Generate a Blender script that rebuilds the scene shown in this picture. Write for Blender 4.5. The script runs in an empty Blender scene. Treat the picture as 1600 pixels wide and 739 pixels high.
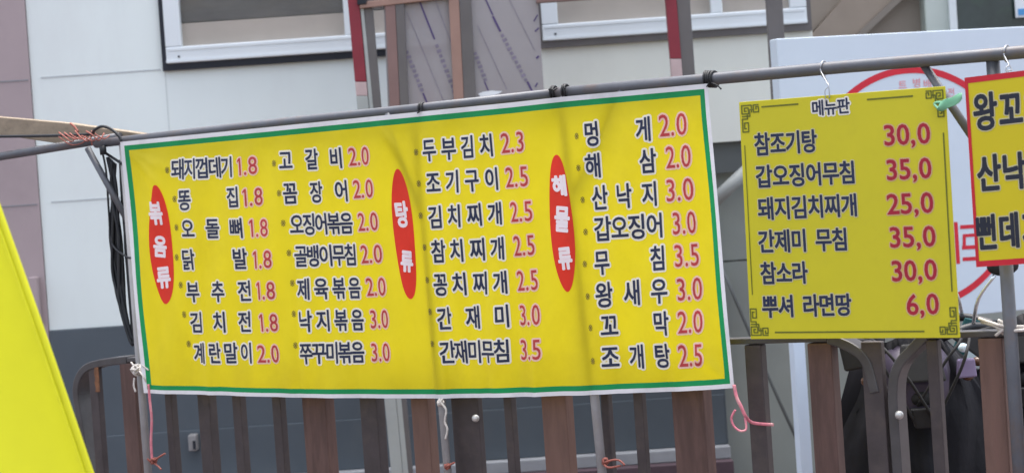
import bpy, bmesh, math, random
import numpy as np
from math import sin, cos, tan, radians, pi, sqrt, exp
from mathutils import Vector, Matrix
from mathutils.geometry import delaunay_2d_cdt

random.seed(7)
S = bpy.context.scene
COL = S.collection

# ------------------------------------------------------------------ camera
FPX = 3000.0                     # focal length in photo pixels (photo is 1600 wide)
EYE = Vector((0, 0, 1.6))
PITCH = math.atan(65.4 / FPX)
ROLL = math.atan(0.068)
fwd = Vector((0, cos(PITCH), -sin(PITCH)))
up0 = Vector((0, sin(PITCH), cos(PITCH)))
rt0 = Vector((1, 0, 0))
RT = cos(ROLL) * rt0 - sin(ROLL) * up0
UP = sin(ROLL) * rt0 + cos(ROLL) * up0
cam = bpy.data.cameras.new('camera')
cam.sensor_width = 36
cam.lens = FPX / 1600 * 36
cam.clip_start = 0.1
cam.clip_end = 2000
cam.dof.use_dof = True
cam.dof.focus_distance = 6.2
cam.dof.aperture_fstop = 4.0
co = bpy.data.objects.new('camera', cam)
COL.objects.link(co)
m3 = Matrix((RT, UP, -fwd)).transposed()
co.matrix_world = Matrix.Translation(EYE) @ m3.to_4x4()
S.camera = co

# ------------------------------------------------------------------ sky, sun, exposure
SUN_EL, SUN_AZ = radians(79), radians(25)      # azimuth: direction the sun stands in, from +Y clockwise
W = bpy.data.worlds.new('World')
S.world = W
W.use_nodes = True
nt = W.node_tree
sky = nt.nodes.new('ShaderNodeTexSky')
sky.sky_type = 'NISHITA'
sky.sun_disc = False
sky.sun_elevation = SUN_EL
sky.sun_rotation = SUN_AZ
sky.air_density = 1.0
sky.dust_density = 4.5
sky.ozone_density = 1.0
bg = nt.nodes['Background']
bg.inputs['Strength'].default_value = 0.15
hs = nt.nodes.new('ShaderNodeHueSaturation')       # thin high cloud greys the sky
hs.inputs['Saturation'].default_value = 0.55
nt.links.new(sky.outputs[0], hs.inputs['Color'])
nt.links.new(hs.outputs[0], bg.inputs['Color'])
sl = bpy.data.lights.new('sun', 'SUN')
sl.energy = 1.3
sl.angle = radians(48)
sl.color = (1, 0.97, 0.92)
so = bpy.data.objects.new('sun', sl)
COL.objects.link(so)
sd = Vector((sin(SUN_AZ) * cos(SUN_EL), cos(SUN_AZ) * cos(SUN_EL), sin(SUN_EL)))
so.rotation_euler = sd.to_track_quat('Z', 'Y').to_euler()
S.view_settings.view_transform = 'Standard'
S.view_settings.look = 'None'
S.view_settings.exposure = 1.60
S.view_settings.gamma = 1
S.view_settings.use_curve_mapping = False
S.cycles.use_denoising = True
S.cycles.max_bounces = 8
S.cycles.transparent_max_bounces = 12


# ------------------------------------------------------------------ places: from a direction seen to a point on a real plane
def ray(px, py):
    return fwd + RT * ((px - 800) / FPX) - UP * ((py - 369.5) / FPX)


class Wall:
    """a vertical plane given by two ground points; .at() gives the 3D point behind a sight line"""
    def __init__(self, a, b):
        self.o = Vector((a[0], a[1], 0))
        self.e = Vector((b[0] - a[0], b[1] - a[1], 0)).normalized()
        self.n = Vector((self.e.y, -self.e.x, 0))          # towards the camera

    def at(self, px, py, off=0.0):
        d = ray(px, py)
        p0 = self.o + self.n * off
        t = (p0 - EYE).dot(self.n) / d.dot(self.n)
        return EYE + d * t

    def sz(self, px, py, off=0.0):
        p = self.at(px, py, off)
        return (p - self.o).dot(self.e), p.z

    def pt(self, s, z, off=0.0):
        p = self.o + self.e * s + self.n * off
        return Vector((p.x, p.y, z))


def xy_at(px, py, Y):
    d = ray(px, py)
    p = EYE + d * (Y / d.y)
    return (p.x, p.y)


BAN = Wall(xy_at(211, 416, 7.19), xy_at(1127, 370, 5.85))     # banner, frame, hanging signs
FAC = Wall((-10, 10.0), (10, 10.0))                           # white facade


# ------------------------------------------------------------------ materials
def lin(c):
    return tuple(((x / 255) / 12.92 if x / 255 <= 0.04045 else ((x / 255 + 0.055) / 1.055) ** 2.4) for x in c)


def mat(name, rgb, rough=0.6, vary=0.12, scale=6.0, metal=0.0, spec=0.4, bump=0.0, bscale=60.0, transl=0.0,
        dirt=None, dirt_amt=0.0, dscale=3.0, stretch=(1, 1, 1), alpha=0.0, coat=0.0):
    m = bpy.data.materials.new(name)
    m.use_nodes = True
    n, l = m.node_tree.nodes, m.node_tree.links
    p = n['Principled BSDF']
    p.inputs['Roughness'].default_value = rough
    p.inputs['Metallic'].default_value = metal
    p.inputs['Specular IOR Level'].default_value = spec
    p.inputs['Coat Weight'].default_value = coat
    tc = n.new('ShaderNodeTexCoord')
    mp = n.new('ShaderNodeMapping')
    mp.inputs['Scale'].default_value = stretch
    l.new(tc.outputs['Object'], mp.inputs['Vector'])
    nz = n.new('ShaderNodeTexNoise')
    nz.inputs['Scale'].default_value = scale
    nz.inputs['Detail'].default_value = 6
    nz.inputs['Roughness'].default_value = 0.62
    l.new(mp.outputs[0], nz.inputs['Vector'])
    rp = n.new('ShaderNodeMapRange')
    rp.inputs[1].default_value = 0.25
    rp.inputs[2].default_value = 0.75
    rp.inputs[3].default_value = 1 - vary
    rp.inputs[4].default_value = 1 + vary
    l.new(nz.outputs[0], rp.inputs[0])
    mx = n.new('ShaderNodeMix')
    mx.data_type = 'RGBA'
    mx.blend_type = 'MULTIPLY'
    mx.inputs[0].default_value = 1.0
    mx.inputs[6].default_value = (*rgb, 1)
    l.new(rp.outputs[0], mx.inputs[7])
    colour = mx.outputs[2]
    if dirt is not None:
        n2 = n.new('ShaderNodeTexNoise')
        n2.inputs['Scale'].default_value = dscale
        n2.inputs['Detail'].default_value = 8
        n2.inputs['Roughness'].default_value = 0.7
        l.new(mp.outputs[0], n2.inputs['Vector'])
        r2 = n.new('ShaderNodeMapRange')
        r2.inputs[1].default_value = 0.5
        r2.inputs[2].default_value = 0.72
        r2.inputs[4].default_value = dirt_amt
        l.new(n2.outputs[0], r2.inputs[0])
        m2 = n.new('ShaderNodeMix')
        m2.data_type = 'RGBA'
        m2.inputs[7].default_value = (*dirt, 1)
        l.new(r2.outputs[0], m2.inputs[0])
        l.new(colour, m2.inputs[6])
        colour = m2.outputs[2]
    l.new(colour, p.inputs['Base Color'])
    if bump:
        nb = n.new('ShaderNodeTexNoise')
        nb.inputs['Scale'].default_value = bscale
        nb.inputs['Detail'].default_value = 4
        l.new(mp.outputs[0], nb.inputs['Vector'])
        b = n.new('ShaderNodeBump')
        b.inputs['Strength'].default_value = bump
        b.inputs['Distance'].default_value = 0.004
        l.new(nb.outputs[0], b.inputs['Height'])
        l.new(b.outputs[0], p.inputs['Normal'])
    out = n['Material Output']
    if transl:
        t = n.new('ShaderNodeBsdfTranslucent')
        l.new(colour, t.inputs['Color'])
        ms = n.new('ShaderNodeMixShader')
        ms.inputs[0].default_value = transl
        l.new(p.outputs[0], ms.inputs[1])
        l.new(t.outputs[0], ms.inputs[2])
        l.new(ms.outputs[0], out.inputs['Surface'])
    if alpha:
        t = n.new('ShaderNodeBsdfTransparent')
        ms = n.new('ShaderNodeMixShader')
        ms.inputs[0].default_value = alpha
        l.new(p.outputs[0], ms.inputs[1])
        l.new(t.outputs[0], ms.inputs[2])
        l.new(ms.outputs[0], out.inputs['Surface'])
    return m


M = {}
M['yellow_vinyl'] = mat('yellow_vinyl', (0.745, 0.618, 0.010), 0.42, 0.06, 5, spec=0.4, transl=0.40, bump=0.85, bscale=9,
                        dirt=(0.50, 0.36, 0.01), dirt_amt=0.30, dscale=2.2)
M['green_vinyl'] = mat('green_vinyl', (0.008, 0.27, 0.085), 0.5, 0.1, 8, transl=0.4)
M['white_vinyl'] = mat('white_vinyl', (0.72, 0.72, 0.75), 0.5, 0.06, 8, transl=0.25, dirt=(0.4, 0.4, 0.42), dirt_amt=0.4, dscale=7)
M['navy_ink'] = mat('navy_ink', (0.012, 0.020, 0.060), 0.5, 0.2, 9)
M['black_ink'] = mat('black_ink', (0.012, 0.016, 0.030), 0.5, 0.2, 9)
M['halo_ink'] = mat('halo_ink', (0.84, 0.82, 0.76), 0.5, 0.05, 9, transl=0.2)
M['pink_halo'] = mat('pink_halo', (0.86, 0.58, 0.50), 0.5, 0.06, 9, transl=0.2)
M['red_ink'] = mat('red_ink', (0.58, 0.075, 0.085), 0.5, 0.12, 9, transl=0.4)
M['crimson_ink'] = mat('crimson_ink', (0.33, 0.008, 0.028), 0.5, 0.12, 9)
M['oval_red'] = mat('oval_red', (0.80, 0.050, 0.030), 0.5, 0.08, 9, transl=0.40)
M['oval_white'] = mat('oval_white', (0.88, 0.82, 0.84), 0.5, 0.06, 9, transl=0.15)
M['olive_ink'] = mat('olive_ink', (0.13, 0.14, 0.012), 0.5, 0.2, 9)
M['bullet_ink'] = mat('bullet_ink', (0.17, 0.13, 0.02), 0.5, 0.2, 9)
M['sign_yellow'] = mat('sign_yellow', (0.55, 0.495, 0.014), 0.42, 0.05, 4, spec=0.4, dirt=(0.36, 0.30, 0.02), dirt_amt=0.35, dscale=1.8)
M['sign_yellow_b'] = mat('sign_yellow_b', (0.58, 0.48, 0.006), 0.42, 0.05, 4, spec=0.4)
M['sign_edge'] = mat('sign_edge', (0.65, 0.60, 0.35), 0.5, 0.1, 9)
M['sign_halo'] = mat('sign_halo', (0.52, 0.48, 0.27), 0.5, 0.06, 9)
M['sign_pink'] = mat('sign_pink', (0.56, 0.36, 0.18), 0.5, 0.06, 9)
M['red_border'] = mat('red_border', (0.50, 0.012, 0.025), 0.45, 0.08, 9)

M['wall_white'] = mat('wall_white', (0.725, 0.785, 0.775), 0.55, 0.035, 1.3, spec=0.3, dirt=(0.62, 0.64, 0.64), dirt_amt=0.4, dscale=1.1,
                      stretch=(1.5, 1, 0.5), bump=0.05, bscale=90)
M['wall_cream'] = mat('wall_cream', (0.75, 0.765, 0.70), 0.55, 0.035, 1.3, spec=0.3, dirt=(0.64, 0.64, 0.58), dirt_amt=0.4, dscale=1.1,
                      stretch=(1.5, 1, 0.5), bump=0.05, bscale=90)
M['joint_soft'] = mat('joint_soft', (0.44, 0.47, 0.49), 0.7, 0.1, 9)
M['wall_skirt'] = mat('wall_skirt', (0.080, 0.097, 0.115), 0.6, 0.12, 2.5, spec=0.3, dirt=(0.10, 0.11, 0.12), dirt_amt=0.6, dscale=2,
                      stretch=(1, 1, 0.6))
M['wall_pink'] = mat('wall_pink', (0.37, 0.30, 0.31), 0.7, 0.06, 2, dirt=(0.26, 0.21, 0.22), dirt_amt=0.5, dscale=1.4)
M['wall_beige'] = mat('wall_beige', (0.29, 0.245, 0.205), 0.75, 0.07, 2, dirt=(0.22, 0.19, 0.17), dirt_amt=0.5, dscale=1.2)
M['brown_beam'] = mat('brown_beam', (0.305, 0.25, 0.205), 0.7, 0.1, 4)
M['grey_beam'] = mat('grey_beam', (0.225, 0.195, 0.168), 0.7, 0.1, 4)
M['pale_column'] = mat('pale_column', (0.50, 0.55, 0.52), 0.6, 0.06, 3)
M['joint_grey'] = mat('joint_grey', (0.22, 0.23, 0.25), 0.8, 0.2, 9)
M['base_pale'] = mat('base_pale', (0.30, 0.31, 0.33), 0.7, 0.15, 6)
M['base_red'] = mat('base_red', (0.085, 0.055, 0.068), 0.8, 0.2, 9)
M['pvc_white'] = mat('pvc_white', (0.70, 0.75, 0.78), 0.35, 0.04, 5, spec=0.5)
M['gasket'] = mat('gasket', (0.012, 0.015, 0.024), 0.6, 0.1, 9)
M['blind_grey'] = mat('blind_grey', (0.19, 0.185, 0.175), 0.6, 0.30, 3.0, stretch=(1, 1, 4), dirt=(0.22, 0.19, 0.15), dirt_amt=0.6, dscale=1.6)
M['blind_beige'] = mat('blind_beige', (0.68, 0.61, 0.54), 0.6, 0.12, 3)
M['beige_pale'] = mat('beige_pale', (0.50, 0.46, 0.38), 0.7, 0.1, 3)
M['shop_grey'] = mat('shop_grey', (0.30, 0.325, 0.305), 0.35, 0.10, 1.6, spec=0.5, dirt=(0.23, 0.25, 0.245), dirt_amt=0.6, dscale=1.0)
M['shop_dark'] = mat('shop_dark', (0.12, 0.13, 0.13), 0.4, 0.1, 2)
M['dark_glass'] = mat('dark_glass', (0.035, 0.050, 0.052), 0.12, 0.4, 3, spec=0.6, dirt=(0.04, 0.09, 0.055), dirt_amt=0.7, dscale=5)
M['sticker_blue'] = mat('sticker_blue', (0.08, 0.30, 0.62), 0.4, 0.1, 8)
M['white_paint'] = mat('white_paint', (0.75, 0.78, 0.82), 0.4, 0.04, 8)
M['board_white'] = mat('board_white', (0.56, 0.64, 0.73), 0.4, 0.035, 3, spec=0.4)
M['board_edge'] = mat('board_edge', (0.62, 0.72, 0.86), 0.4, 0.05, 3)
M['logo_red'] = mat('logo_red', (0.55, 0.015, 0.035), 0.5, 0.08, 9)
M['logo_faint'] = mat('logo_faint', (0.66, 0.28, 0.32), 0.5, 0.15, 9)

M['steel'] = mat('steel', (0.095, 0.10, 0.115), 0.5, 0.15, 14, metal=0.15, spec=0.5, dirt=(0.13, 0.085, 0.06), dirt_amt=0.55, dscale=11, bump=0.1)
M['steel_pale'] = mat('steel_pale', (0.27, 0.265, 0.27), 0.5, 0.14, 14, metal=0.2, dirt=(0.25, 0.22, 0.2), dirt_amt=0.6, dscale=9)
M['rail_brown'] = mat('rail_brown', (0.050, 0.040, 0.041), 0.5, 0.25, 12, spec=0.4, dirt=(0.09, 0.07, 0.06), dirt_amt=0.6, dscale=10, bump=0.15)
M['rail_strap'] = mat('rail_strap', (0.075, 0.072, 0.075), 0.36, 0.2, 12, metal=0.3, dirt=(0.05, 0.04, 0.04), dirt_amt=0.5, dscale=8)
M['rail_wood'] = mat('rail_wood', (0.092, 0.052, 0.044), 0.6, 0.28, 10, spec=0.35, dirt=(0.14, 0.08, 0.065), dirt_amt=0.6, dscale=5,
                     stretch=(3, 3, 0.5), bump=0.2, bscale=50)
M['rail_wood_pale'] = mat('rail_wood_pale', (0.145, 0.082, 0.064), 0.6, 0.22, 10, spec=0.35, dirt=(0.12, 0.055, 0.045), dirt_amt=0.6, dscale=5,
                          stretch=(3, 3, 0.5), bump=0.2, bscale=50)
M['rust'] = mat('rust', (0.19, 0.085, 0.042), 0.85, 0.4, 30, dirt=(0.05, 0.035, 0.03), dirt_amt=0.9, dscale=25)
M['bolt_metal'] = mat('bolt_metal', (0.55, 0.54, 0.52), 0.35, 0.2, 30, metal=0.5)
M['post_red'] = mat('post_red', (0.225, 0.022, 0.038), 0.45, 0.12, 6)
M['post_pink'] = mat('post_pink', (0.48, 0.36, 0.36), 0.55, 0.15, 8)
M['post_grey'] = mat('post_grey', (0.125, 0.115, 0.115), 0.5, 0.12, 6, spec=0.4)
M['post_pale'] = mat('post_pale', (0.36, 0.38, 0.37), 0.5, 0.12, 6)
M['post_brown'] = mat('post_brown', (0.22, 0.135, 0.125), 0.55, 0.14, 5)
M['bar_brown'] = mat('bar_brown', (0.31, 0.19, 0.155), 0.55, 0.14, 5)
M['film'] = mat('film', (0.345, 0.32, 0.335), 0.3, 0.07, 2.2, spec=0.5, dirt=(0.30, 0.24, 0.26), dirt_amt=0.6, dscale=1.7, alpha=0.22)
M['film_ink'] = mat('film_ink', (0.07, 0.045, 0.15), 0.5, 0.2, 9)
M['film_faint'] = mat('film_faint', (0.19, 0.165, 0.23), 0.5, 0.3, 40)
M['glass'] = mat('glass', (0.05, 0.05, 0.05), 0.08, 0.0, 5, spec=0.5, alpha=0.86)

M['black_rubber'] = mat('black_rubber', (0.012, 0.014, 0.018), 0.5, 0.2, 20)
M['tie_black'] = mat('tie_black', (0.010, 0.011, 0.013), 0.55, 0.2, 20)
M['rope_white'] = mat('rope_white', (0.55, 0.51, 0.47), 0.8, 0.25, 60, bump=0.4, bscale=200)
M['rope_pink'] = mat('rope_pink', (0.62, 0.19, 0.24), 0.7, 0.35, 40, dirt=(0.66, 0.48, 0.42), dirt_amt=0.8, dscale=22)
M['rope_red'] = mat('rope_red', (0.27, 0.085, 0.065), 0.7, 0.3, 40)
M['ribbon_green'] = mat('ribbon_green', (0.25, 0.56, 0.36), 0.45, 0.12, 14, transl=0.3)
M['wood_beam'] = mat('wood_beam', (0.27, 0.215, 0.155), 0.7, 0.2, 5, stretch=(0.6, 6, 6), dirt=(0.15, 0.115, 0.08), dirt_amt=0.6, dscale=4, bump=0.2)
M['wire'] = mat('wire', (0.35, 0.36, 0.38), 0.35, 0.1, 30, metal=0.6)
M['neon_cloth'] = mat('neon_cloth', (0.86, 0.86, 0.045), 0.65, 0.03, 5, transl=0.40, bump=0.35, bscale=7)
M['neon_hem'] = mat('neon_hem', (0.76, 0.76, 0.03), 0.65, 0.05, 6, transl=0.33, bump=0.08, bscale=160)
M['black_body'] = mat('black_body', (0.0035, 0.0035, 0.006), 0.8, 0.3, 8, spec=0.12)
M['apron_cloth'] = mat('apron_cloth', (0.005, 0.005, 0.008), 0.7, 0.4, 8, spec=0.25, bump=1.0, bscale=14)
M['purple_body'] = mat('purple_body', (0.040, 0.030, 0.055), 0.5, 0.15, 8, spec=0.4)
M['lilac_body'] = mat('lilac_body', (0.20, 0.16, 0.27), 0.35, 0.15, 8, spec=0.4)
M['teal_body'] = mat('teal_body', (0.020, 0.085, 0.095), 0.3, 0.2, 8)
M['chrome'] = mat('chrome', (0.62, 0.66, 0.68), 0.18, 0.1, 8, metal=0.9)
M['lens_white'] = mat('lens_white', (0.65, 0.78, 0.86), 0.2, 0.1, 8)
M['lens_dim'] = mat('lens_dim', (0.10, 0.05, 0.03), 0.2, 0.1, 8)
M['lens_red'] = mat('lens_red', (0.35, 0.02, 0.02), 0.25, 0.1, 8)
M['tyre'] = mat('tyre', (0.016, 0.016, 0.017), 0.8, 0.2, 30)
M['paving'] = mat('paving', (0.11, 0.085, 0.085), 0.8, 0.25, 3, dirt=(0.07, 0.06, 0.06), dirt_amt=0.6, dscale=2, bump=0.2)


# ------------------------------------------------------------------ object helpers
def tag(o, label=None, cat=None, group=None, kind=None):
    if label: o['label'] = label
    if cat: o['category'] = cat
    if group: o['group'] = group
    if kind: o['kind'] = kind
    return o


def empty(name, loc, label, cat, group=None):
    o = bpy.data.objects.new(name, None)
    o.empty_display_size = 0.1
    o.location = loc
    COL.objects.link(o)
    return tag(o, label, cat, group)


def wpos(o):
    p = Vector(o.location)
    while o.parent:
        o = o.parent
        p += Vector(o.location)
    return p


class MB:
    """collects vertices and faces in world coordinates"""
    def __init__(self):
        self.v, self.f, self.s = [], [], []

    def add(self, verts, faces, smooth=False):
        b = len(self.v)
        self.v += [Vector(v) for v in verts]
        for f in faces:
            self.f.append([i + b for i in f])
            self.s.append(smooth)
        return self

    def box8(self, p):      # p: 8 corners, first 4 a loop, then the matching 4
        return self.add(p, [(0, 1, 2, 3), (7, 6, 5, 4), (0, 4, 5, 1), (1, 5, 6, 2), (2, 6, 7, 3), (3, 7, 4, 0)])

    def box(self, x0, x1, y0, y1, z0, z1):
        return self.box8([(x0, y0, z0), (x1, y0, z0), (x1, y0, z1), (x0, y0, z1), (x0, y1, z0), (x1, y1, z0), (x1, y1, z1), (x0, y1, z1)])

    def slab(self, pts, n, thick):
        """polygon pts (front face, seen counter-clockwise) thickened away from n"""
        k = len(pts)
        back = [Vector(p) - n * thick for p in pts]
        b = [Vector(p) for p in pts] + back
        fs = [tuple(range(k)), tuple(reversed(range(k, 2 * k)))]
        for i in range(k):
            j = (i + 1) % k
            fs.append((i, i + k, j + k, j))
        return self.add(b, fs)

    def tube(self, path, r, sides=10, closed=False, rads=None, flat=None):
        path = [Vector(p) for p in path]
        n = len(path)
        verts, faces = [], []
        nrm = None
        for i, p in enumerate(path):
            a = path[i - 1] if (i > 0 or closed) else p
            c = path[(i + 1) % n] if (i < n - 1 or closed) else p
            t = (c - a)
            if t.length < 1e-9: t = Vector((0, 0, 1))
            t.normalize()
            if nrm is None:
                nrm = t.cross(Vector((0, 1, 0.01)))
                if nrm.length < 1e-3: nrm = t.cross(Vector((1, 0, 0)))
            nrm = (nrm - t * nrm.dot(t)).normalized()
            bn = t.cross(nrm)
            rr = rads[i] if rads else r
            for k in range(sides):
                a_ = 2 * pi * k / sides
                verts.append(p + nrm * cos(a_) * rr + bn * sin(a_) * rr * (flat or 1))
        segs = n if closed else n - 1
        for i in range(segs):
            j = (i + 1) % n
            for k in range(sides):
                q = (k + 1) % sides
                faces.append((i * sides + k, i * sides + q, j * sides + q, j * sides + k))
        self.add(verts, faces, True)
        if not closed:
            b = len(self.v) - len(verts)
            self.f.append([b + k for k in reversed(range(sides))]); self.s.append(False)
            self.f.append([b + (n - 1) * sides + k for k in range(sides)]); self.s.append(False)
        return self

    def strap(self, path, n, w, t):
        """flat bar swept along path: w along n, t across in the plane"""
        path = [Vector(p) for p in path]
        k = len(path)
        vs, fs = [], []
        for i, p in enumerate(path):
            a, c = path[max(i - 1, 0)], path[min(i + 1, k - 1)]
            d = (c - a).normalized()
            side = d.cross(n).normalized()
            for (u, v) in ((-.5, 0), (.5, 0), (.5, -1), (-.5, -1)):
                vs.append(p + side * (u * t) + n * (v * w))
        for i in range(k - 1):
            for q in range(4):
                fs.append((i * 4 + q, i * 4 + (q + 1) % 4, i * 4 + 4 + (q + 1) % 4, i * 4 + 4 + q))
        fs.append((3, 2, 1, 0))
        e = (k - 1) * 4
        fs.append((e, e + 1, e + 2, e + 3))
        return self.add(vs, fs)

    def ball(self, c, rx, ry=None, rz=None, seg=16, ring=10, rot=None):
        ry = ry or rx
        rz = rz or rx
        c = Vector(c)
        vs, fs = [], []
        for i in range(ring + 1):
            th = pi * i / ring
            for k in range(seg):
                ph = 2 * pi * k / seg
                q = Vector((rx * sin(th) * cos(ph), ry * sin(th) * sin(ph), rz * cos(th)))
                if rot: q = rot @ q
                vs.append(c + q)
        for i in range(ring):
            for k in range(seg):
                j = (k + 1) % seg
                fs.append((i * seg + k, (i + 1) * seg + k, (i + 1) * seg + j, i * seg + j))
        return self.add(vs, fs, True)

    def build(self, name, m, parent=None, bevel=0.0, label=None, flip=False):
        me = bpy.data.meshes.new(name)
        off = wpos(parent) if parent else Vector((0, 0, 0))
        me.from_pydata([tuple(v - off) for v in self.v], [], self.f)
        me.polygons.foreach_set('use_smooth', self.s)
        bm = bmesh.new()
        bm.from_mesh(me)
        bmesh.ops.recalc_face_normals(bm, faces=bm.faces)
        bm.to_mesh(me)
        bm.free()
        me.materials.append(m)
        o = bpy.data.objects.new(name, me)
        COL.objects.link(o)
        if parent: o.parent = parent
        if bevel:
            b = o.modifiers.new('bevel', 'BEVEL')
            b.width = bevel
            b.segments = 2
            b.limit_method = 'ANGLE'
        if label: o['label'] = label
        return o


def spline(pts, k=6, closed=False):
    pts = [Vector(p) for p in pts]
    n = len(pts)
    out = []
    for i in range(n if closed else n - 1):
        if closed:
            p0, p1, p2, p3 = pts[i - 1], pts[i], pts[(i + 1) % n], pts[(i + 2) % n]
        else:
            p0, p1, p2, p3 = pts[max(i - 1, 0)], pts[i], pts[i + 1], pts[min(i + 2, n - 1)]
        for j in range(k):
            t = j / k
            out.append(0.5 * ((2 * p1) + (p2 - p0) * t + (2 * p0 - 5 * p1 + 4 * p2 - p3) * t * t + (3 * p1 - p0 - 3 * p2 + p3) * t ** 3))
    if not closed: out.append(pts[-1])
    return out


def root_at_geometry(o):
    """moves a single mesh thing's origin to the base of its geometry"""
    me = o.data
    xs = [v.co for v in me.vertices]
    c = Vector((sum(v.x for v in xs) / len(xs), sum(v.y for v in xs) / len(xs), min(v.z for v in xs)))
    me.transform(Matrix.Translation(-c))
    o.location = c
    return o


# ------------------------------------------------------------------ lettering
_cache = {}


def glyph(ch):
    """filled triangles and outline edges of one character, em units"""
    if ch in _cache: return _cache[ch]
    if ch == '1':
        v = [(0.20, 0.0), (0.285, 0.0), (0.285, 0.69), (0.215, 0.69), (0.10, 0.60), (0.10, 0.525), (0.20, 0.585)]
        f = [(0, 1, 2, 6), (6, 2, 3), (6, 3, 4, 5)]
        e = [(0, 1), (1, 2), (2, 3), (3, 4), (4, 5), (5, 6), (6, 0)]
        _cache[ch] = (v, f, e)
        return _cache[ch]
    c = bpy.data.curves.new('glyph', 'FONT')
    c.body = ch
    c.size = 1
    c.resolution_u = 3
    o = bpy.data.objects.new('glyph', c)
    COL.objects.link(o)
    bpy.context.view_layer.update()
    me = o.to_mesh()
    v = [(q.co.x, q.co.y) for q in me.vertices]
    f = [tuple(p.vertices) for p in me.polygons]
    cnt = {}
    for p in f:
        for i in range(len(p)):
            k = tuple(sorted((p[i], p[(i + 1) % len(p)])))
            cnt[k] = cnt.get(k, 0) + 1
    # weld duplicates before looking for outline edges
    key = {}
    rep = []
    for i, q in enumerate(v):
        kk = (round(q[0], 4), round(q[1], 4))
        rep.append(key.setdefault(kk, i))
    cnt = {}
    f = [tuple(rep[i] for i in p) for p in f]
    for p in f:
        for i in range(len(p)):
            k = tuple(sorted((p[i], p[(i + 1) % len(p)])))
            cnt[k] = cnt.get(k, 0) + 1
    e = [k for k, n in cnt.items() if n == 1]
    o.to_mesh_clear()
    bpy.data.objects.remove(o)
    bpy.data.curves.remove(c)
    _cache[ch] = (v, f, e)
    return _cache[ch]


ADV = {'.': 0.27, ',': 0.27, ' ': 0.45}
for d_ in '023456789': ADV[d_] = 0.50
ADV['1'] = 0.40


def ink(verts, faces, edges, r, step, hstep=0):
    """union of the glyph and a stroke of radius r round its outline, cut into strips of width step"""
    V, F, E = [Vector(v) for v in verts], [list(f) for f in faces], []
    if r > 0:
        for a, b in edges:
            A, B = Vector(verts[a]), Vector(verts[b])
            d = B - A
            L = d.length
            if L < 1e-7: continue
            d /= L
            n = Vector((-d.y, d.x))
            k = len(V)
            c = 0.707
            V += [A + n * r, A + (n - d) * r * c, A - d * r, A + (-n - d) * r * c, A - n * r,
                  B - n * r, B + (d - n) * r * c, B + d * r, B + (d + n) * r * c, B + n * r]
            F.append(list(range(k, k + 10)))
    x0, x1 = min(v.x for v in V), max(v.x for v in V)
    y0, y1 = min(v.y for v in V) - .001, max(v.y for v in V) + .001
    if step:
        s = math.ceil(x0 / step) * step
        while s < x1:
            k = len(V)
            V += [Vector((s, y0)), Vector((s, y1))]
            E.append((k, k + 1))
            s += step
    if hstep:
        s = math.ceil(y0 / hstep) * hstep
        while s < y1:
            k = len(V)
            V += [Vector((x0 - .001, s)), Vector((x1 + .001, s))]
            E.append((k, k + 1))
            s += hstep
    for p in F:
        for i in range(len(p)):
            E.append((p[i], p[(i + 1) % len(p)]))
    ov, oe, of, _, _, _ = delaunay_2d_cdt(V, E, [], 0, 1e-6, True)
    P = np.array([(v.x, v.y) for v in ov])
    T = np.array([t for t in of if len(t) == 3])
    C = P[T].mean(axis=1)
    inside = np.zeros(len(T), bool)
    for p in F:                        # every input polygon is convex, or is tested as one by even-odd
        q = np.array([(V[i].x, V[i].y) for i in p])
        hit = np.zeros(len(T), bool)
        for i in range(len(q)):
            (ax, ay), (bx, by) = q[i], q[(i + 1) % len(q)]
            if ay == by: continue
            cr = (C[:, 1] < ay) != (C[:, 1] < by)
            hit ^= cr & (C[:, 0] < ax + (C[:, 1] - ay) * (bx - ax) / (by - ay))
        inside |= hit
    return [(v.x, v.y) for v in ov], [tuple(int(i) for i in t) for t in T[inside]]


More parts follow.
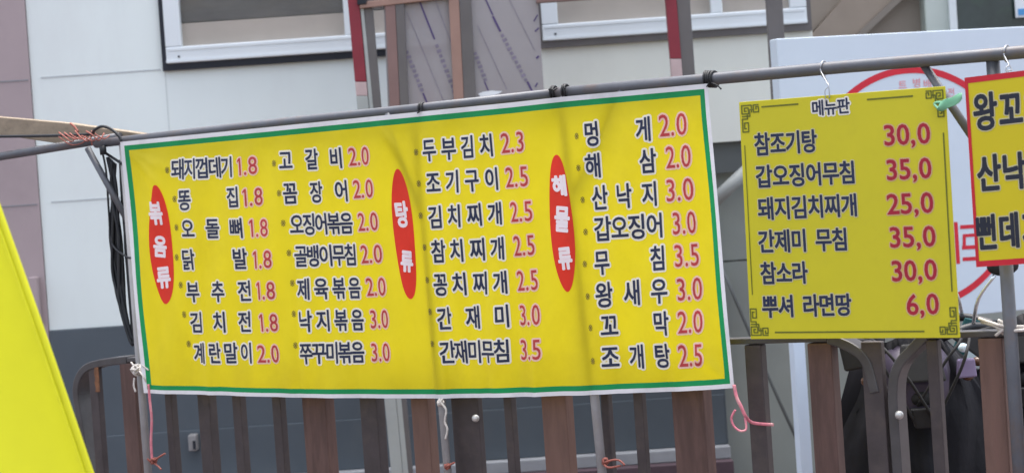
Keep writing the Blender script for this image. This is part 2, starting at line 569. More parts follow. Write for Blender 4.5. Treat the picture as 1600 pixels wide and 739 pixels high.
class Print:
    """lettering lying on a surface: surf(s, z, off) -> 3D"""
    def __init__(self, wall, surf, off, step=0.007, base=0.0):
        self.wall, self.surf, self.off, self.step, self.base = wall, surf, off, step, base
        self.hstep = 0
        self.mb = MB()

    def raw(self, V, F, off=0.0):
        self.mb.add([self.surf(x, y, self.off + off) for x, y in V], F)

    def shape(self, V, F, E=(), r=0.0):
        v, f = ink(V, F, E, r, self.step, self.hstep)
        self.raw(v, f)

    def pxpoly(self, pts):
        V = [self.wall.sz(px, py, self.base) for px, py in pts]
        self.shape(V, [list(range(len(V)))])

    def char(self, ch, cx, cy, w, h, slope, r, box=None, wob=0.0):
        if ch == ' ': return
        v, f, e = glyph(ch)
        if box is None: box = (0.03, 0.87, -0.085, 0.835)
        bx0, bx1, by0, by1 = box
        s0, z0 = self.wall.sz(cx, cy, self.base)
        sa, _ = self.wall.sz(cx - w / 2, cy, self.base)
        sb, _ = self.wall.sz(cx + w / 2, cy, self.base)
        _, za = self.wall.sz(cx, cy + h / 2, self.base)
        _, zb = self.wall.sz(cx, cy - h / 2, self.base)
        W_, H_ = sb - sa, zb - za
        ca, sn = cos(wob), sin(wob)
        P = []
        for x, y in v:
            a = ((x - bx0) / (bx1 - bx0) - .5) * W_
            b = ((y - by0) / (by1 - by0) - .5) * H_
            a, b = a * ca - b * sn, a * sn + b * ca
            P.append((s0 + a, z0 + b + slope * a))
        self.shape(P, f, e, r)

    def slope(self, a, b):
        s0, z0 = self.wall.sz(*a, self.base)
        s1, z1 = self.wall.sz(*b, self.base)
        return (z1 - z0) / (s1 - s0)

    def dish(self, text, x0, y0, x1, y1, w, h, r):
        """letters spread evenly from x0 to x1"""
        sl_ = self.slope((x0, y0), (x1, y1))
        n = len(text)
        for i, ch in enumerate(text):
            t = (i / (n - 1)) if n > 1 else 0.5
            cx = x0 + w / 2 + (x1 - x0 - w) * t
            cy = y0 + (y1 - y0) * (cx - x0) / (x1 - x0)
            self.char(ch, cx, cy, w, h, sl_, r)

    def line(self, text, x0, y0, x1, y1, h, r, digits=False):
        """letters set one after the other with their own widths"""
        sl_ = self.slope((x0, y0), (x1, y1))
        adv = [ADV.get(c, 0.9) for c in text]
        k = (x1 - x0) / sum(adv)
        x = x0
        for ch, a in zip(text, adv):
            cx = x + a * k / 2
            cy = y0 + (y1 - y0) * (cx - x0) / (x1 - x0)
            if ch in ADV:
                self.char(ch, cx, cy, a * k, h, sl_, r, (0.0, a, 0.0, 0.69))
            else:
                self.char(ch, cx, cy, a * k * 0.95, h, sl_, r)
            x += a * k

    def build(self, name, m, parent):
        return self.mb.build(name, m, parent)


# ================================================================== SETTING
g = MB().add([(-400, -300, 0), (400, -300, 0), (400, 600, 0), (-400, 600, 0)], [(0, 1, 2, 3)])
tag(g.build('ground', M['paving']), kind='structure')


def fx(px, py, Y=10.0):
    d = ray(px, py)
    p = EYE + d * (Y / d.y)
    return p.x, p.z


def pbox(mb, px0, py0, px1, py1, Y, depth):
    """box whose front face at distance Y runs from the upper left to the lower right sight line"""
    x0, z1 = fx(px0, py0, Y)
    x1, z0 = fx(px1, py1, Y)
    return mb.box(x0, x1, Y, Y + depth, z0, z1)


# ---- white building
xl = fx(58, 250)[0]
xs = fx(1112, 300)[0]
xr = fx(1269, 45)[0]
zs = fx(150, 511)[1]
zo = fx(1130, 222)[1]
TOP = 5.2
wb = empty('white_building', (xs, 10.0, 0), 'white panelled building with dark grey lower wall behind the banner and railing', 'building')
wall = MB()
# wall with window openings left out: strips round the two windows
w1x0, w1z0 = fx(256, 112)
w1x1 = fx(706, 75)[0]
w2x0, w2z0 = fx(842, 77)
w2x1 = fx(1268, 52)[0]
wz1 = w1z0 + 1.25
zw = (w1z0, w2z0)
wall.box(xl, w1x0, 10, 10.3, zs, TOP)
wall.box(w1x0, w1x1, 10, 10.3, zs, w1z0)
wall.box(w1x0, w1x1, 10, 10.3, wz1, TOP)
wc = MB()
xm = (w1x1 + w2x0) / 2
wall.box(w1x1, xm - .002, 10, 10.3, zs, TOP)
wc.box(xm + .002, w2x0, 10, 10.3, zs, TOP)
wc.box(w2x0, xs, 10, 10.3, zs, w2z0)
wc.box(xs, xr, 10, 10.3, zo, w2z0)
wc.box(w2x0, xr, 10, 10.3, wz1, TOP)
wc.build('wall_panel', M['wall_cream'], wb)
wall.box(xl, xr, 10.3, 14, 0, TOP)
wall.build('wall', M['wall_white'], wb)
MB().box(xl - .06, xr + .06, 9.94, 14.1, TOP, TOP + .12).build('roof', M['base_pale'], wb)
MB().box(xl, xs, 9.985, 10.3, 0.23, zs - 0.002).build('lower_wall', M['wall_skirt'], wb, bevel=0.004)
sk = MB()
sk.box(xl, xs - .01, 9.975, 9.986, 0.23, 0.49)
sk.build('lower_wall_panel', M['wall_skirt'], wb, bevel=0.003)
MB().box(xl, xs, 9.90, 10.3, 0.165, 0.228).build('base_ledge', M['base_pale'], wb, bevel=0.005)
MB().box(xl, xs, 9.80, 10.2, 0, 0.163).build('base_kerb', M['base_red'], wb)
jt = MB()
for (a, b) in (((64, 122), (251, 110)), ((80, 316), (330, 299)), ((66, 440), (72, 439.6))):
    x0, z0 = fx(*a)
    x1, z1 = fx(*b)
    jt.box(x0, x1, 9.9975, 10.002, z0 - .0035, z0 + .0035)
x0, z1 = fx(258, 114)
jt.box(x0 - .0008, x0 + .0008, 9.998, 10.002, zs, z1)
jt.build('panel_joint', M['joint_soft'], wb)


def window(px_l, x0, x1, z0, z1, gask, mulls, lower):
    w = MB()
    g_ = .034
    for b in ((x0, x1, z0, z0 + g_), (x0, x0 + .022, z0 + g_, z1), (x1 - .022, x1, z0 + g_, z1), (x0 + .022, x1 - .022, z1 - .02, z1)):
        w.box(b[0], b[1], 9.972, 10.1, b[2], b[3])
    fr = w.build('window', gask, wb)
    f = MB()
    a0, a1, b0, b1 = x0 + .023, x1 - .023, z0 + g_ + .001, z1 - .021
    t = .085
    f.box(a0, a1, 9.962, 10.08, b0, b0 + t)
    f.box(a0, a1, 9.962, 10.08, b1 - t, b1)
    f.box(a0, a0 + t, 9.962, 10.08, b0 + t, b1 - t)
    f.box(a1 - t, a1, 9.962, 10.08, b0 + t, b1 - t)
    for mx_ in mulls:
        f.box(mx_ - .03, mx_ + .03, 9.966, 10.08, b0 + t, b1 - t)
    f.build('frame', M['pvc_white'], fr, bevel=0.006)
    sx_ = a0 + .062
    MB().box(sx_, sx_ + .010, 9.9585, 9.9615, b0 + .028, b0 + .038).build('weep_hole', M['gasket'], fr)
    # a finer inner bead
    bd = MB()
    bd.box(a0, a1, 9.957, 9.9615, b0 + .004, b0 + .016)
    bd.box(a0 + .012, a1 - .012, 9.959, 9.9615, b0 + t - .02, b0 + t - .008)
    bd.build('frame_bead', M['pvc_white'], fr)
    MB().box(a0 + t, a1 - t, 9.998, 10.002, b0 + t, b1 - t).build('pane', M['glass'], fr)
    MB().box(a0 + t, a1 - t, 10.012, 10.02, b0 + t + lower, b1 - t).build('blind', M['blind_grey'] if lower > .05 else M['blind_beige'], fr)
    if lower > .05:
        MB().box(a0 + t, a1 - t, 10.008, 10.02, b0 + t, b0 + t + lower - .004).build('inner_sill', M['blind_beige'], fr)
    return fr


window(256, w1x0, w1x1, w1z0, wz1, M['gasket'], (fx(541, 30)[0] + .02,), .125)
window(842, w2x0, w2x1, w2z0, wz1, M['post_grey'], (fx(1119, 20)[0], fx(1240, 10)[0] + .01), 0.0)

# ---- shop front in the right part of the white building (under the white wall)
sh = MB()
xe = xs + 3.0
sh.box(xs, xe, 10.12, 10.2, fx(1130, 410)[1] + .004, zo)
up_ = sh.build('shop_front', M['shop_grey'], wb)
MB().box(xs, xe, 10.12, 10.2, 0.0, fx(1130, 410)[1] - .004).build('shop_panel', M['shop_grey'], up_)
MB().box(xs, xe, 10.05, 10.119, zo - .16, zo - .002).build('shutter_box', M['shop_dark'], up_)
MB().tube([FAC.at(1112, 318, .03), FAC.at(1172, 262, .03)], .035, 10).build('slanted_tube', M['post_pale'], up_)  # pale slanted tube added in place of a diagonal band on the panels
MB().tube([FAC.at(1128, 418, .02), FAC.at(1150, 470, .02), FAC.at(1205, 598, .02), FAC.at(1275, 752, .02)], .009, 8).build('guy_cable', M['shop_dark'], up_)

# ---- pink building at the left edge
pk = empty('pink_building', (xl - 1.2, 9.9, 0), 'pinkish grey panelled building wall at the left edge', 'building')
MB().box(xl - 3.2, xl - .003, 9.985, 14, 0, 5.6).build('wall', M['wall_pink'], pk)
pj = MB()
for (a, b) in (((-300, 152), (36, 126)), ((-300, 345), (50, 320))):
    zz = fx(*b, 9.985)[1]
    pj.box(xl - 3.2, xl - .012, 9.982, 9.99, zz - .003, zz + .003)
pj.build('panel_joint', M['joint_grey'], pk)
MB().box(xl - .075, xl - .03, 9.93, 9.984, fx(66, 505, 9.9)[1], fx(66, 432, 9.9)[1]).build('junction_box', M['wall_pink'], pk, bevel=.006)

# ---- beige building to the right
bb = empty('beige_building', (xr + 1.2, 11.2, 0), 'beige building with sloping stair beam, pale column and dark window at upper right', 'building')
YB = 11.2
bx0 = xr + .02
MB().box(bx0 - .6, fx(1438, 20, YB)[0], YB, YB + .4, 0, 5.4).build('wall', M['wall_beige'], bb)
MB().box(fx(1438, 20, YB)[0], fx(1480, 20, YB)[0], YB - .12, YB + .4, 0, 5.4).build('column', M['pale_column'], bb, bevel=.01)
MB().box(fx(1474, 20, YB)[0], fx(1480, 20, YB)[0] + .02, YB - .15, YB - .121, 0, 5.4).build('column_edge', M['pvc_white'], bb)
wn = MB().box(fx(1482, 20, YB)[0] + .01, fx(1482, 20, YB)[0] + 2.4, YB + .05, YB + .4, 0, 5.4).build('window', M['dark_glass'], bb)
x0, z0 = fx(1480, 47, YB)
wf = MB()
wf.box(x0 + .05, x0 + 2.3, YB + .02, YB + .049, z0 - .30, z0 - .22)
wf.box(x0 + .62, x0 + .68, YB + .02, YB + .049, z0 - .22, 5.2)
wf.build('window_frame', M['grey_beam'], wn)
st = MB()
x0, z0 = fx(1588, 28, YB)
st.box(x0, x0 + .28, YB + .012, YB + .018, z0, z0 + .14)
sk_ = st.build('window_sticker', M['white_paint'], wn)
MB().box(x0 + .015, x0 + .265, YB + .008, YB + .0115, z0 + .012, z0 + .05).build('sticker_band', M['sticker_blue'], sk_)
Bw = Wall((-10, YB), (10, YB))


def beam(pts, off, t, m, name):
    MB().slab([Bw.at(x, y, off) for x, y in pts], Bw.n, t).build(name, m, bb)


beam([(1262, 58), (1378, -70), (1262, -70)], .04, .039, M['wall_beige'], 'stair_soffit')
beam([(1258, 66), (1325, 66), (1470, -72), (1379, -72)], .09, .08, M['brown_beam'], 'stair_beam')
beam([(1326, 66), (1340, 66), (1486, -72), (1471.5, -72)], .12, .11, M['grey_beam'], 'stair_stringer')

# ---- signboard with the red ring
SB = Wall(xy_at(1215, 60, 8.5), xy_at(1600, 45, 8.9))
c0 = SB.at(1440, 500)
sb = empty('signboard', (c0.x, c0.y, 0), 'large pale blue white signboard with a thin red ring behind the hanging menu signs', 'signboard')
bl = [SB.at(1213, 61), SB.at(1251, 512)]
s0 = SB.sz(1213, 61)[0]
s1 = s0 + 1.62
zt = SB.sz(1213, 61)[1]
zb = SB.sz(1500, 494)[1]
zt2 = zt + .01
MB().slab([SB.pt(s0, zb), SB.pt(s1, zb), SB.pt(s1, zt2), SB.pt(s0, zt)], SB.n, .07).build('panel', M['board_white'], sb, bevel=.004)
# legs
lg = SB.sz(1256, 640)[0]
for q in (0, 1):
    a = lg - .028 if q == 0 else s1 - .12
    MB().slab([SB.pt(a, 0, -.004), SB.pt(a + .056, 0, -.004), SB.pt(a + .056, zb - .001, -.004), SB.pt(a, zb - .001, -.004)], SB.n, .05).build('leg', M['board_edge'], sb, bevel=.003)
flat = lambda wall: (lambda s, z, off: wall.pt(s, z, off))
ring = MB()
cs, cz = SB.sz(1432, 294)
R_ = SB.sz(1432, 104)[1] - cz
vs, fs = [], []
for i in range(96):
    a = 2 * pi * i / 96
    for rr in (R_, R_ - .030):
        vs.append(SB.pt(cs + cos(a) * rr, cz + sin(a) * rr, .0015))
for i in range(96):
    j = (i + 1) % 96
    if 69 <= i <= 70 or 74 <= i <= 74: continue      # worn gaps in the lower arc
    fs.append((2 * i, 2 * j, 2 * j + 1, 2 * i + 1))
ring.add(vs, fs).build('red_ring', M['logo_red'], sb)
p = Print(SB, flat(SB), .0015, 0)
for pts in ([(1490, 347), (1496, 347), (1500, 412), (1494, 412)], [(1500, 352), (1534, 350), (1534, 356), (1500, 358)],
            [(1504, 366), (1532, 364), (1532, 369), (1504, 371)], [(1503, 384), (1540, 382), (1540, 388), (1503, 390)],
            [(1504, 371), (1509, 371), (1509, 384), (1504, 384)], [(1504, 402), (1540, 400), (1540, 406), (1504, 408)]):
    p.pxpoly(pts)
for ch, cx, cy in (('맛', 1300, 360), ('집', 1380, 355)):
    p.char(ch, cx, cy, 62, 84, 0, .004)
p.build('logo_lettering', M['logo_red'], sb)
p = Print(SB, flat(SB), .0015, 0)
for i, ch in enumerate('트병배'):
    p.char(ch, (1410, 1432, 1449)[i], (133, 130, 131)[i], 13, 14, 0, .0005)
p.char('전', 1486, 145, 11, 14, 0, .0005)
p.build('small_lettering', M['logo_faint'], sb)

# ---- glazed booth frame with protective film
YG = 9.2
gb = empty('glass_booth', (fx(700, 300, YG)[0], YG, 0), 'steel framed glass booth with red posts and purple striped protective film', 'booth')
GW = Wall((-10, YG), (10, YG))


def post(x0t, x1t, x0b, x1b, yt, yb, off, depth, m, name, parent=gb):
    pts = [GW.at(x0b, yb, off), GW.at(x1b, yb, off), GW.at(x1t, yt, off), GW.at(x0t, yt, off)]
    return MB().slab(pts, GW.n, depth).build(name, m, parent, bevel=.003)


YT, YBm = -160, 800


def lx(x, k, y): return x + k * y


# front left post: red wrap, pale edge, dark inner side, pale lower half
post(lx(543, .09, YT), lx(561, .09, YT), lx(543, .09, 128), lx(561, .09, 128), YT, 128, .02, .06, M['post_red'], 'post_wrap')
post(lx(543, .09, 128), lx(561, .09, 128), lx(543, .09, 150), lx(561, .09, 150), 128.3, 150, .0195, .06, M['post_pink'], 'post_wrap')
pl_ = post(lx(543, .09, 150), lx(561, .09, 150), lx(545, .09, YBm), lx(563, .09, YBm), 150.3, YBm, .02, .06, M['post_pale'], 'post')
post(lx(561.3, .09, YT), lx(566, .09, YT), lx(563.3, .09, YBm), lx(572, .09, YBm), YT, YBm, .018, .05, M['post_pale'], 'post')
post(lx(566.3, .075, YT), lx(579, .075, YT), lx(574, .075, YBm), lx(590, .075, YBm), YT, YBm, .014, .05, M['post_grey'], 'post')
for (a, b, kk, mm) in ((601, 617, .047, 'post_brown'), (617.3, 631, .047, 'post_grey'), (701, 717, .05, 'bar_brown'), (717.3, 736, .05, 'post_grey')):
    post(lx(a, kk, YT), lx(b, kk, YT), lx(a, kk, 480), lx(b, kk, 480), YT, 480, .03, .025, M[mm], 'post')
post(lx(1040, .082, YT), lx(1057, .082, YT), lx(1040, .082, 92), lx(1057, .082, 92), YT, 92, .02, .06, M['post_red'], 'post_wrap')
post(lx(1040, .082, 92), lx(1057, .082, 92), lx(1040, .075, 500), lx(1057, .075, 500), 92.3, 500, .0195, .06, M['post_pink'], 'post')
post(lx(1057.3, .075, YT), lx(1079, .075, YT), lx(1057.3, .072, 480), lx(1077, .072, 480), YT, 480, .012, .05, M['post_grey'], 'post')
post(lx(1197, .055, YT), lx(1222, .055, YT), lx(1197, .06, 520), lx(1222, .06, 520), YT, 520, .012, .05, M['post_grey'], 'post')
post(1208, 1219, 1211, 1221, 124, 148, .0135, .001, M['bar_brown'], 'orange_tag')
MB().slab([GW.at(562, 14, .037), GW.at(706, -3, .037), GW.at(706, -12, .037), GW.at(562, 4, .037)], GW.n, .045).build('cross_rail', M['bar_brown'], gb, bevel=.003)
MB().slab([GW.at(558, 8, .043), GW.at(573, 7, .043), GW.at(573, -14, .043), GW.at(558, -13, .043)], GW.n, .03).build('rail_clamp', M['gasket'], gb, bevel=.003)
MB().slab([GW.at(838, 5, .037), GW.at(1047, -9, .037), GW.at(1047, -24, .037), GW.at(838, -10, .037)], GW.n, .045).build('cross_rail', M['post_brown'], gb, bevel=.003)
fpts = [GW.at(618, 440), GW.at(871, 440), GW.at(829, YT), GW.at(592, YT)]
film = MB().slab(fpts, GW.n, .008).build('film_panel', M['film'], gb)
fp = MB()


def fstrip(x0, y0, x1, y1, w, m, name):
    a, b = GW.at(x0, y0, .002), GW.at(x1, y1, .002)
    d = (b - a).normalized()
    n = d.cross(GW.n) * w / 2
    m.slab([a - n, a + n, b + n, b - n], GW.n, .0012)


for (x0, y0, x1, y1, w) in ((656, 4, 679, 62, .008), (757, -4, 770, 24, .007), (770, 26, 782, 50, .010), (661, 146, 670, 168, .008),
                            (757, 128, 763, 142, .006), (824, 128, 832, 144, .010), (672, -60, 684, -30, .006), (620, 60, 626, 74, .005),
                            (840, 24, 834, 34, .006), (842, 44, 836, 50, .007), (842, 88, 838, 92, .010), (840, 130, 836, 136, .007)):
    fstrip(x0, y0, x1, y1, w, fp, '')
fp.build('film_stripe', M['film_ink'], film)
ft = MB()
for (x0, y0, x1, y1, n) in ((682, 70, 712, 148, 10), (784, 54, 824, 130, 11), (635, 80, 661, 146, 9), (742, 82, 760, 130, 7)):
    for i in range(n):       # rows of tiny illegible print along the stripe
        t0, t1 = i / n, (i + .62) / n
        fstrip(x0 + (x1 - x0) * t0, y0 + (y1 - y0) * t0, x0 + (x1 - x0) * t1, y0 + (y1 - y0) * t1, .016 + .006 * (i % 2), ft, '')
for (x0, y0, x1, y1) in ((636, 20, 694, 160), (678, -5, 715, 95), (746, 40, 792, 140), (794, -4, 836, 80)):
    fstrip(x0, y0, x1, y1, .0025, ft, '')
ft.build('film_print', M['film_faint'], film)
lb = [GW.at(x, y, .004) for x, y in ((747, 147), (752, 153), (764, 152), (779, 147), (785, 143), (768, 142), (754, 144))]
MB().slab(lb, GW.n, .002).build('painted_glare', M['white_paint'], gb)  # glare spot on the film, modelled as a thin white slab

# ---- small box on the dark wall
ob = empty('outlet_box', FAC.pt(FAC.sz(305, 700)[0], fx(305, 700)[1]), 'small grey metal outlet box on the dark lower wall behind the railing', 'outlet box')
x0, z1 = fx(298, 676)
x1, z0 = fx(313, 700)
MB().box(x0, x1, 9.90, 9.974, z0, z1).build('housing', M['steel_pale'], ob, bevel=.006)
MB().box(x0 + .025, x1 - .005, 9.892, 9.8995, z0 + .01, z1 - .03).build('cover', M['gasket'], ob)

# ================================================================== RAILINGS
RO = -.062
RW = Wall(BAN.pt(0, 0, RO)[:2], BAN.pt(2, 0, RO)[:2])
ra_s, ra_z = RW.sz(205, 562)
rb_s, rb_z = RW.sz(1502, 523)


def rail_z(s): return ra_z + (rb_z - ra_z) * (s - ra_s) / (rb_s - ra_s)


def railing(label, s_from, s_to, bars, path, bolts, extra=None, ends=()):
    mid = RW.pt((s_from + s_to) / 2, 0)
    r = empty('railing', mid, label, 'railing', 'street railing sections of brown bars')
    MB().strap(path, RW.n, .06, .018).build('top_rail', M['rail_strap'], r, bevel=.003)
    for e_ in ends:
        MB().strap(e_, RW.n, .075, .030).build('curved_end', M['rail_strap'], r, bevel=.004)
    for (x0, x1, dpt, m_) in bars:
        yy = 640
        a, b = RW.sz(x0, yy)[0], RW.sz(x1, yy)[0]
        zt_ = min(rail_z(a), rail_z(b)) - .012
        off = -.004 if dpt < .05 else -.001
        o = MB().slab([RW.pt(a, 0, off), RW.pt(b, 0, off), RW.pt(b, zt_, off), RW.pt(a, zt_, off)], RW.n, dpt).build('baluster', M[m_], r, bevel=.004)
        if m_ == 'rail_wood_pale': o['label'] = 'lighter worn reddish brown wooden slat'
    MB().slab([RW.pt(s_from, .12, -.058), RW.pt(s_to, .12, -.058), RW.pt(s_to, .16, -.058), RW.pt(s_from, .16, -.058)], RW.n, .02).build('bottom_rail', M['rail_brown'], r)
    for (bx, by, off) in bolts:
        c = RW.at(bx, by, off)
        MB().ball(c, .013, .013, .013, 14, 8).build('bolt', M['bolt_metal'], r)
    if extra: extra(r)
    return r


def rp(pts): return [RW.at(x, y) for x, y in pts]


# left section: curved end at the far left, rail, curved end near the middle of the right half
zr = lambda px: RW.pt(RW.sz(px, 540)[0], rail_z(RW.sz(px, 540)[0]))
left_path = [zr(196), zr(420), zr(860), zr(1292)]
left_ends = [spline(rp([(150, 800), (134, 720), (122, 650), (117, 606), (128, 579), (152, 568)]) + [zr(195)], 6),
             spline([zr(1293), RW.at(1328, 543), RW.at(1352, 566), RW.at(1366, 614)], 6)]
bars_left = [(141, 154, .03, 'rail_brown'), (191, 213, .05, 'rail_wood'), (257, 267, .035, 'rail_brown'), (308, 326, .045, 'rail_brown'),
             (362, 375, .035, 'rail_brown'), (424, 437, .035, 'rail_brown'), (472, 508, .055, 'rail_wood'), (562, 588, .05, 'rail_brown'),
             (642, 668, .05, 'rail_wood_pale'), (704, 746, .03, 'rail_brown'), (786, 798, .035, 'rail_brown'), (846, 884, .05, 'rail_wood_pale'),
             (938, 950, .03, 'rail_brown'), (989, 1003, .03, 'rail_brown'), (1050, 1100, .06, 'rail_wood'), (1168, 1194, .04, 'rail_brown'),
             (1267, 1304, .055, 'rail_wood'), (1350, 1382, .03, 'rail_brown')]


def rust_on(r):
    a, b = RW.sz(147, 580)[0], RW.sz(153.4, 580)[0]
    z1_, z0_ = rail_z(a) - .02, RW.sz(152, 612)[1]
    k = .0035
    pts = []
    for i in range(9):
        t = i / 8
        pts.append((a + .003 * sin(i * 2.1), z1_ + (z0_ - z1_) * t))
    left = [RW.pt(s, z, k - .004) for s, z in pts]
    right = [RW.pt(b, z, k - .004) for s, z in pts]
    MB().slab(left + list(reversed(right)), RW.n, .003).build('rust_patch', M['rust'], r)


railing('long dark railing section with rusty curved end beside the yellow cover, running behind the banner', RW.sz(135, 640)[0], RW.sz(1375, 640)[0],
        bars_left, left_path, [(743, 653, .012), (112.5, 662, .012)], rust_on, left_ends)
right_path = [zr(1446), zr(1620), zr(1840)]
right_ends = [spline(rp([(1406, 800), (1399, 700), (1394, 612), (1402, 572), (1424, 546)]) + [zr(1445)], 6)]
bars_right = [(1452, 1470, .035, 'rail_brown'), (1534, 1572, .05, 'rail_wood_pale'), (1640, 1660, .035, 'rail_brown'),
              (1730, 1765, .05, 'rail_wood')]
railing('railing section with curved left end in front of the dark scooter', RW.sz(1390, 640)[0], RW.sz(1830, 640)[0], bars_right, right_path,
        [(1405, 648, .012)], None, right_ends)

# ================================================================== STALL FRAME
SF = empty('stall_frame', BAN.pt(1.2, 0, -.03), 'grey steel pipe stall frame carrying the menu banner and hanging signs', 'stall frame')
PO = -.028


def fpipe(pts, r, name, m=M['steel'], off=PO, k=None):
    path = [BAN.at(x, y, off) for x, y in pts]
    return MB().tube(path, r, 14).build(name, m, SF)


def to_ground(x0, y0, x1, y1, off):
    a, b = BAN.at(x0, y0, off), BAN.at(x1, y1, off)
    t = a.z / (a.z - b.z)
    return [a, a + (b - a) * t]


fpipe([(150, 225), (300, 207.5), (480, 187.5), (660, 169), (900, 143)], .0165, 'top_rail')
fpipe([(866, 146.5), (1105, 124.5), (1330, 104), (1480, 92), (1760, 68)], .0185, 'top_rail', off=-.022)
# left rail of the next bay
a, b = BAN.at(-160, 271, -.05), BAN.at(188, 214, -.06)
MB().tube([a, b], .0165, 14).build('side_rail', M['steel'], SF)
for (x0, y0, x1, y1, off, mm, r) in ((192, 226, 230, 720, -.030, 'steel_pale', .0150), (652, 176, 698, 720, -.0185, 'steel_pale', .0135),
                                     (882, 150, 939, 720, -.0200, 'steel_pale', .0150), (1551, 90, 1592, 720, -.036, 'steel', .0195)):
    MB().tube(to_ground(x0, y0, x1, y1, off), r, 14).build('leg', M[mm], SF)
for (x0, y0, x1, y1, off) in ((137, 232, 200, 346, -.03), (606, 178, 662, 320, -.0180), (972, 140, 893, 312, -.0180), (1441, 98, 1556, 268, -.036)):
    MB().tube([BAN.at(x0, y0, off), BAN.at(x1, y1, off)], .0125, 12).build('brace', M['steel'], SF)

# ================================================================== MENU BANNER
top_px = [(188, 222), (400, 201), (660, 174.5), (800, 160.5), (880, 151.5), (1106, 131)]
bot_px = [(228, 613), (300, 615.5), (450, 620), (600, 622.5), (690, 622.5), (900, 617.5), (1050, 611), (1150, 605)]


def along(poly, u):
    x = poly[0][0] + (poly[-1][0] - poly[0][0]) * u
    for (x0, y0), (x1, y1) in zip(poly, poly[1:]):
        if x <= x1 + 1e-9:
            t = (x - x0) / (x1 - x0)
            t2 = t
            return x, y0 + (y1 - y0) * t2
    return poly[-1]


def gauss(x, c, w): return exp(-((x - c) / w) ** 2)


sK1 = BAN.sz(685, 580)
sK2 = BAN.sz(715, 580)
zTop = BAN.sz(211, 222)[1]
zBot = BAN.sz(690, 620)[1]
corner = BAN.sz(195, 232)


FOLD = {q: BAN.sz(q, 600)[0] for q in (330, 470, 565, 760, 838, 965, 1060)}


def D(s, z):
    h = (z - zBot) / (zTop - zBot)
    d = .006 * sin(s * 3.1 + .6) * (1 - h) + .0035 * sin(s * 7.3 + z * 2.2) * (1.1 - h)
    d += .0022 * sin(s * 17 + z * 5 + 1.0) * (0.35 + 0.65 * (1 - h))
    d += .0014 * sin(s * 31 - z * 9) + .0009 * sin(s * 53 + z * 14 + 2 * sin(s * 5)) * (.4 + .6 * (1 - h))
    for (px_, w_, a_) in ((330, .018, .0030), (470, .022, -.0034), (565, .016, .0030), (760, .018, -.0030), (838, .015, .0034), (965, .020, -.0032), (1060, .018, .0030)):
        c_ = FOLD[px_]
        d += a_ * gauss(s + .06 * sin(z * 4 + px_) * h, c_, w_) * (1 / (1 + exp((h - .45) * 7)))
    low = 1 / (1 + exp((h - .42) * 9))
    d += -.0045 * gauss(s, sK1[0] - .012, .022) * (.3 + .7 * low) + .0040 * gauss(s, sK2[0] + .02, .030) * (.15 + .85 * low)
    d += .0030 * gauss(s, sK2[0] + .16, .035) * low - .0028 * gauss(s, sK2[0] + .25, .03) * low
    d += .0028 * gauss(s, BAN.sz(835, 560)[0], .04) * low
    # pulled folds from the tied corners
    for (cx, cz, a0, amp) in ((corner[0], corner[1], -0.75, .0085), (corner[0], corner[1], -0.45, .0060)):
        ds, dz = s - cx, z - cz
        rr = sqrt(ds * ds + dz * dz) + 1e-6
        an = math.atan2(dz, ds)
        d += amp * exp(-((an - a0) / .16) ** 2) * rr / .12 * exp(-rr / .16)
    ds, dz = s - BAN.sz(1145, 598)[0], z - BAN.sz(1145, 598)[1]
    rr = sqrt(ds * ds + dz * dz) + 1e-6
    an = math.atan2(dz, -ds)
    d += .0045 * exp(-((an - .7) / .2) ** 2) * rr / .12 * exp(-rr / .2)
    # wrinkle running down from the middle of the top edge
    ds, dz = s - BAN.sz(600, 205)[0], z - BAN.sz(600, 205)[1]
    q = ds * .72 + dz * .55
    d += .0035 * gauss(q, 0, .020) * gauss(sqrt(ds * ds + dz * dz), .06, .14)
    d *= min(1, max(0.15, (1.02 - h) * 9))
    return d * 1.9 + .0008


LEGL = []
for (x0, y0, x1, y1) in ((652, 176, 698, 720), (882, 150, 939, 720), (606, 178, 662, 320), (972, 140, 893, 312)):
    LEGL.append((*BAN.sz(x0, y0), *BAN.sz(x1, y1)))


def D2(s, z):
    d = D(s, z)
    for (sa, za, sb_, zb_) in LEGL:            # the cloth lies over the pipes just behind it
        t = (z - za) / (zb_ - za)
        if t > 1.02: continue
        k = gauss(s, sa + (sb_ - sa) * t, .021)
        d = d + (-.0010 - d) * k * .85
        fl = -.0025 - .02 * max(0, .4 - k)
        d = fl + .5 * ((d - fl) + sqrt((d - fl) ** 2 + 4e-6))
    return d


def bsurf(s, z, off): return BAN.pt(s, z, D2(s, z) + off)


NB = empty('menu_banner', BAN.pt(1.2, zBot, 0), 'wide yellow cloth menu banner with green border and three red ovals', 'banner', None)
us = [0, .0062, .0140]
vs_ = [0, .0165, .0365]
NU, NV = 330, 100
U = us + [us[2] + (1 - 2 * us[2]) * i / NU for i in range(1, NU)] + [1 - us[2], 1 - us[1], 1]
V = vs_ + [vs_[2] + (1 - 2 * vs_[2] + .004) * i / NV for i in range(1, NV)] + [1 - vs_[2] + .004, 1 - vs_[1] + .002, 1]
# real lengths along the cloth: the sight-line fractions are turned into metres on the plane
grid = []
for v in V:
    row = []
    for u in U:
        a, b = along(top_px, u), along(bot_px, u)
        x, y = a[0] + (b[0] - a[0]) * v, a[1] + (b[1] - a[1]) * v
        s, z = BAN.sz(x, y)
        row.append(bsurf(s, z, 0))
    grid.append(row)


def band(i, n): return 0 if i in (0, n - 2) else (1 if i in (1, n - 3) else 2)


mbs = [MB(), MB(), MB()]
nu, nv = len(U), len(V)
for j in range(nv - 1):
    for i in range(nu - 1):
        k = min(band(i, nu), band(j, nv))
        mbs[k].add([grid[j][i], grid[j][i + 1], grid[j + 1][i + 1], grid[j + 1][i]], [(0, 1, 2, 3)], True)


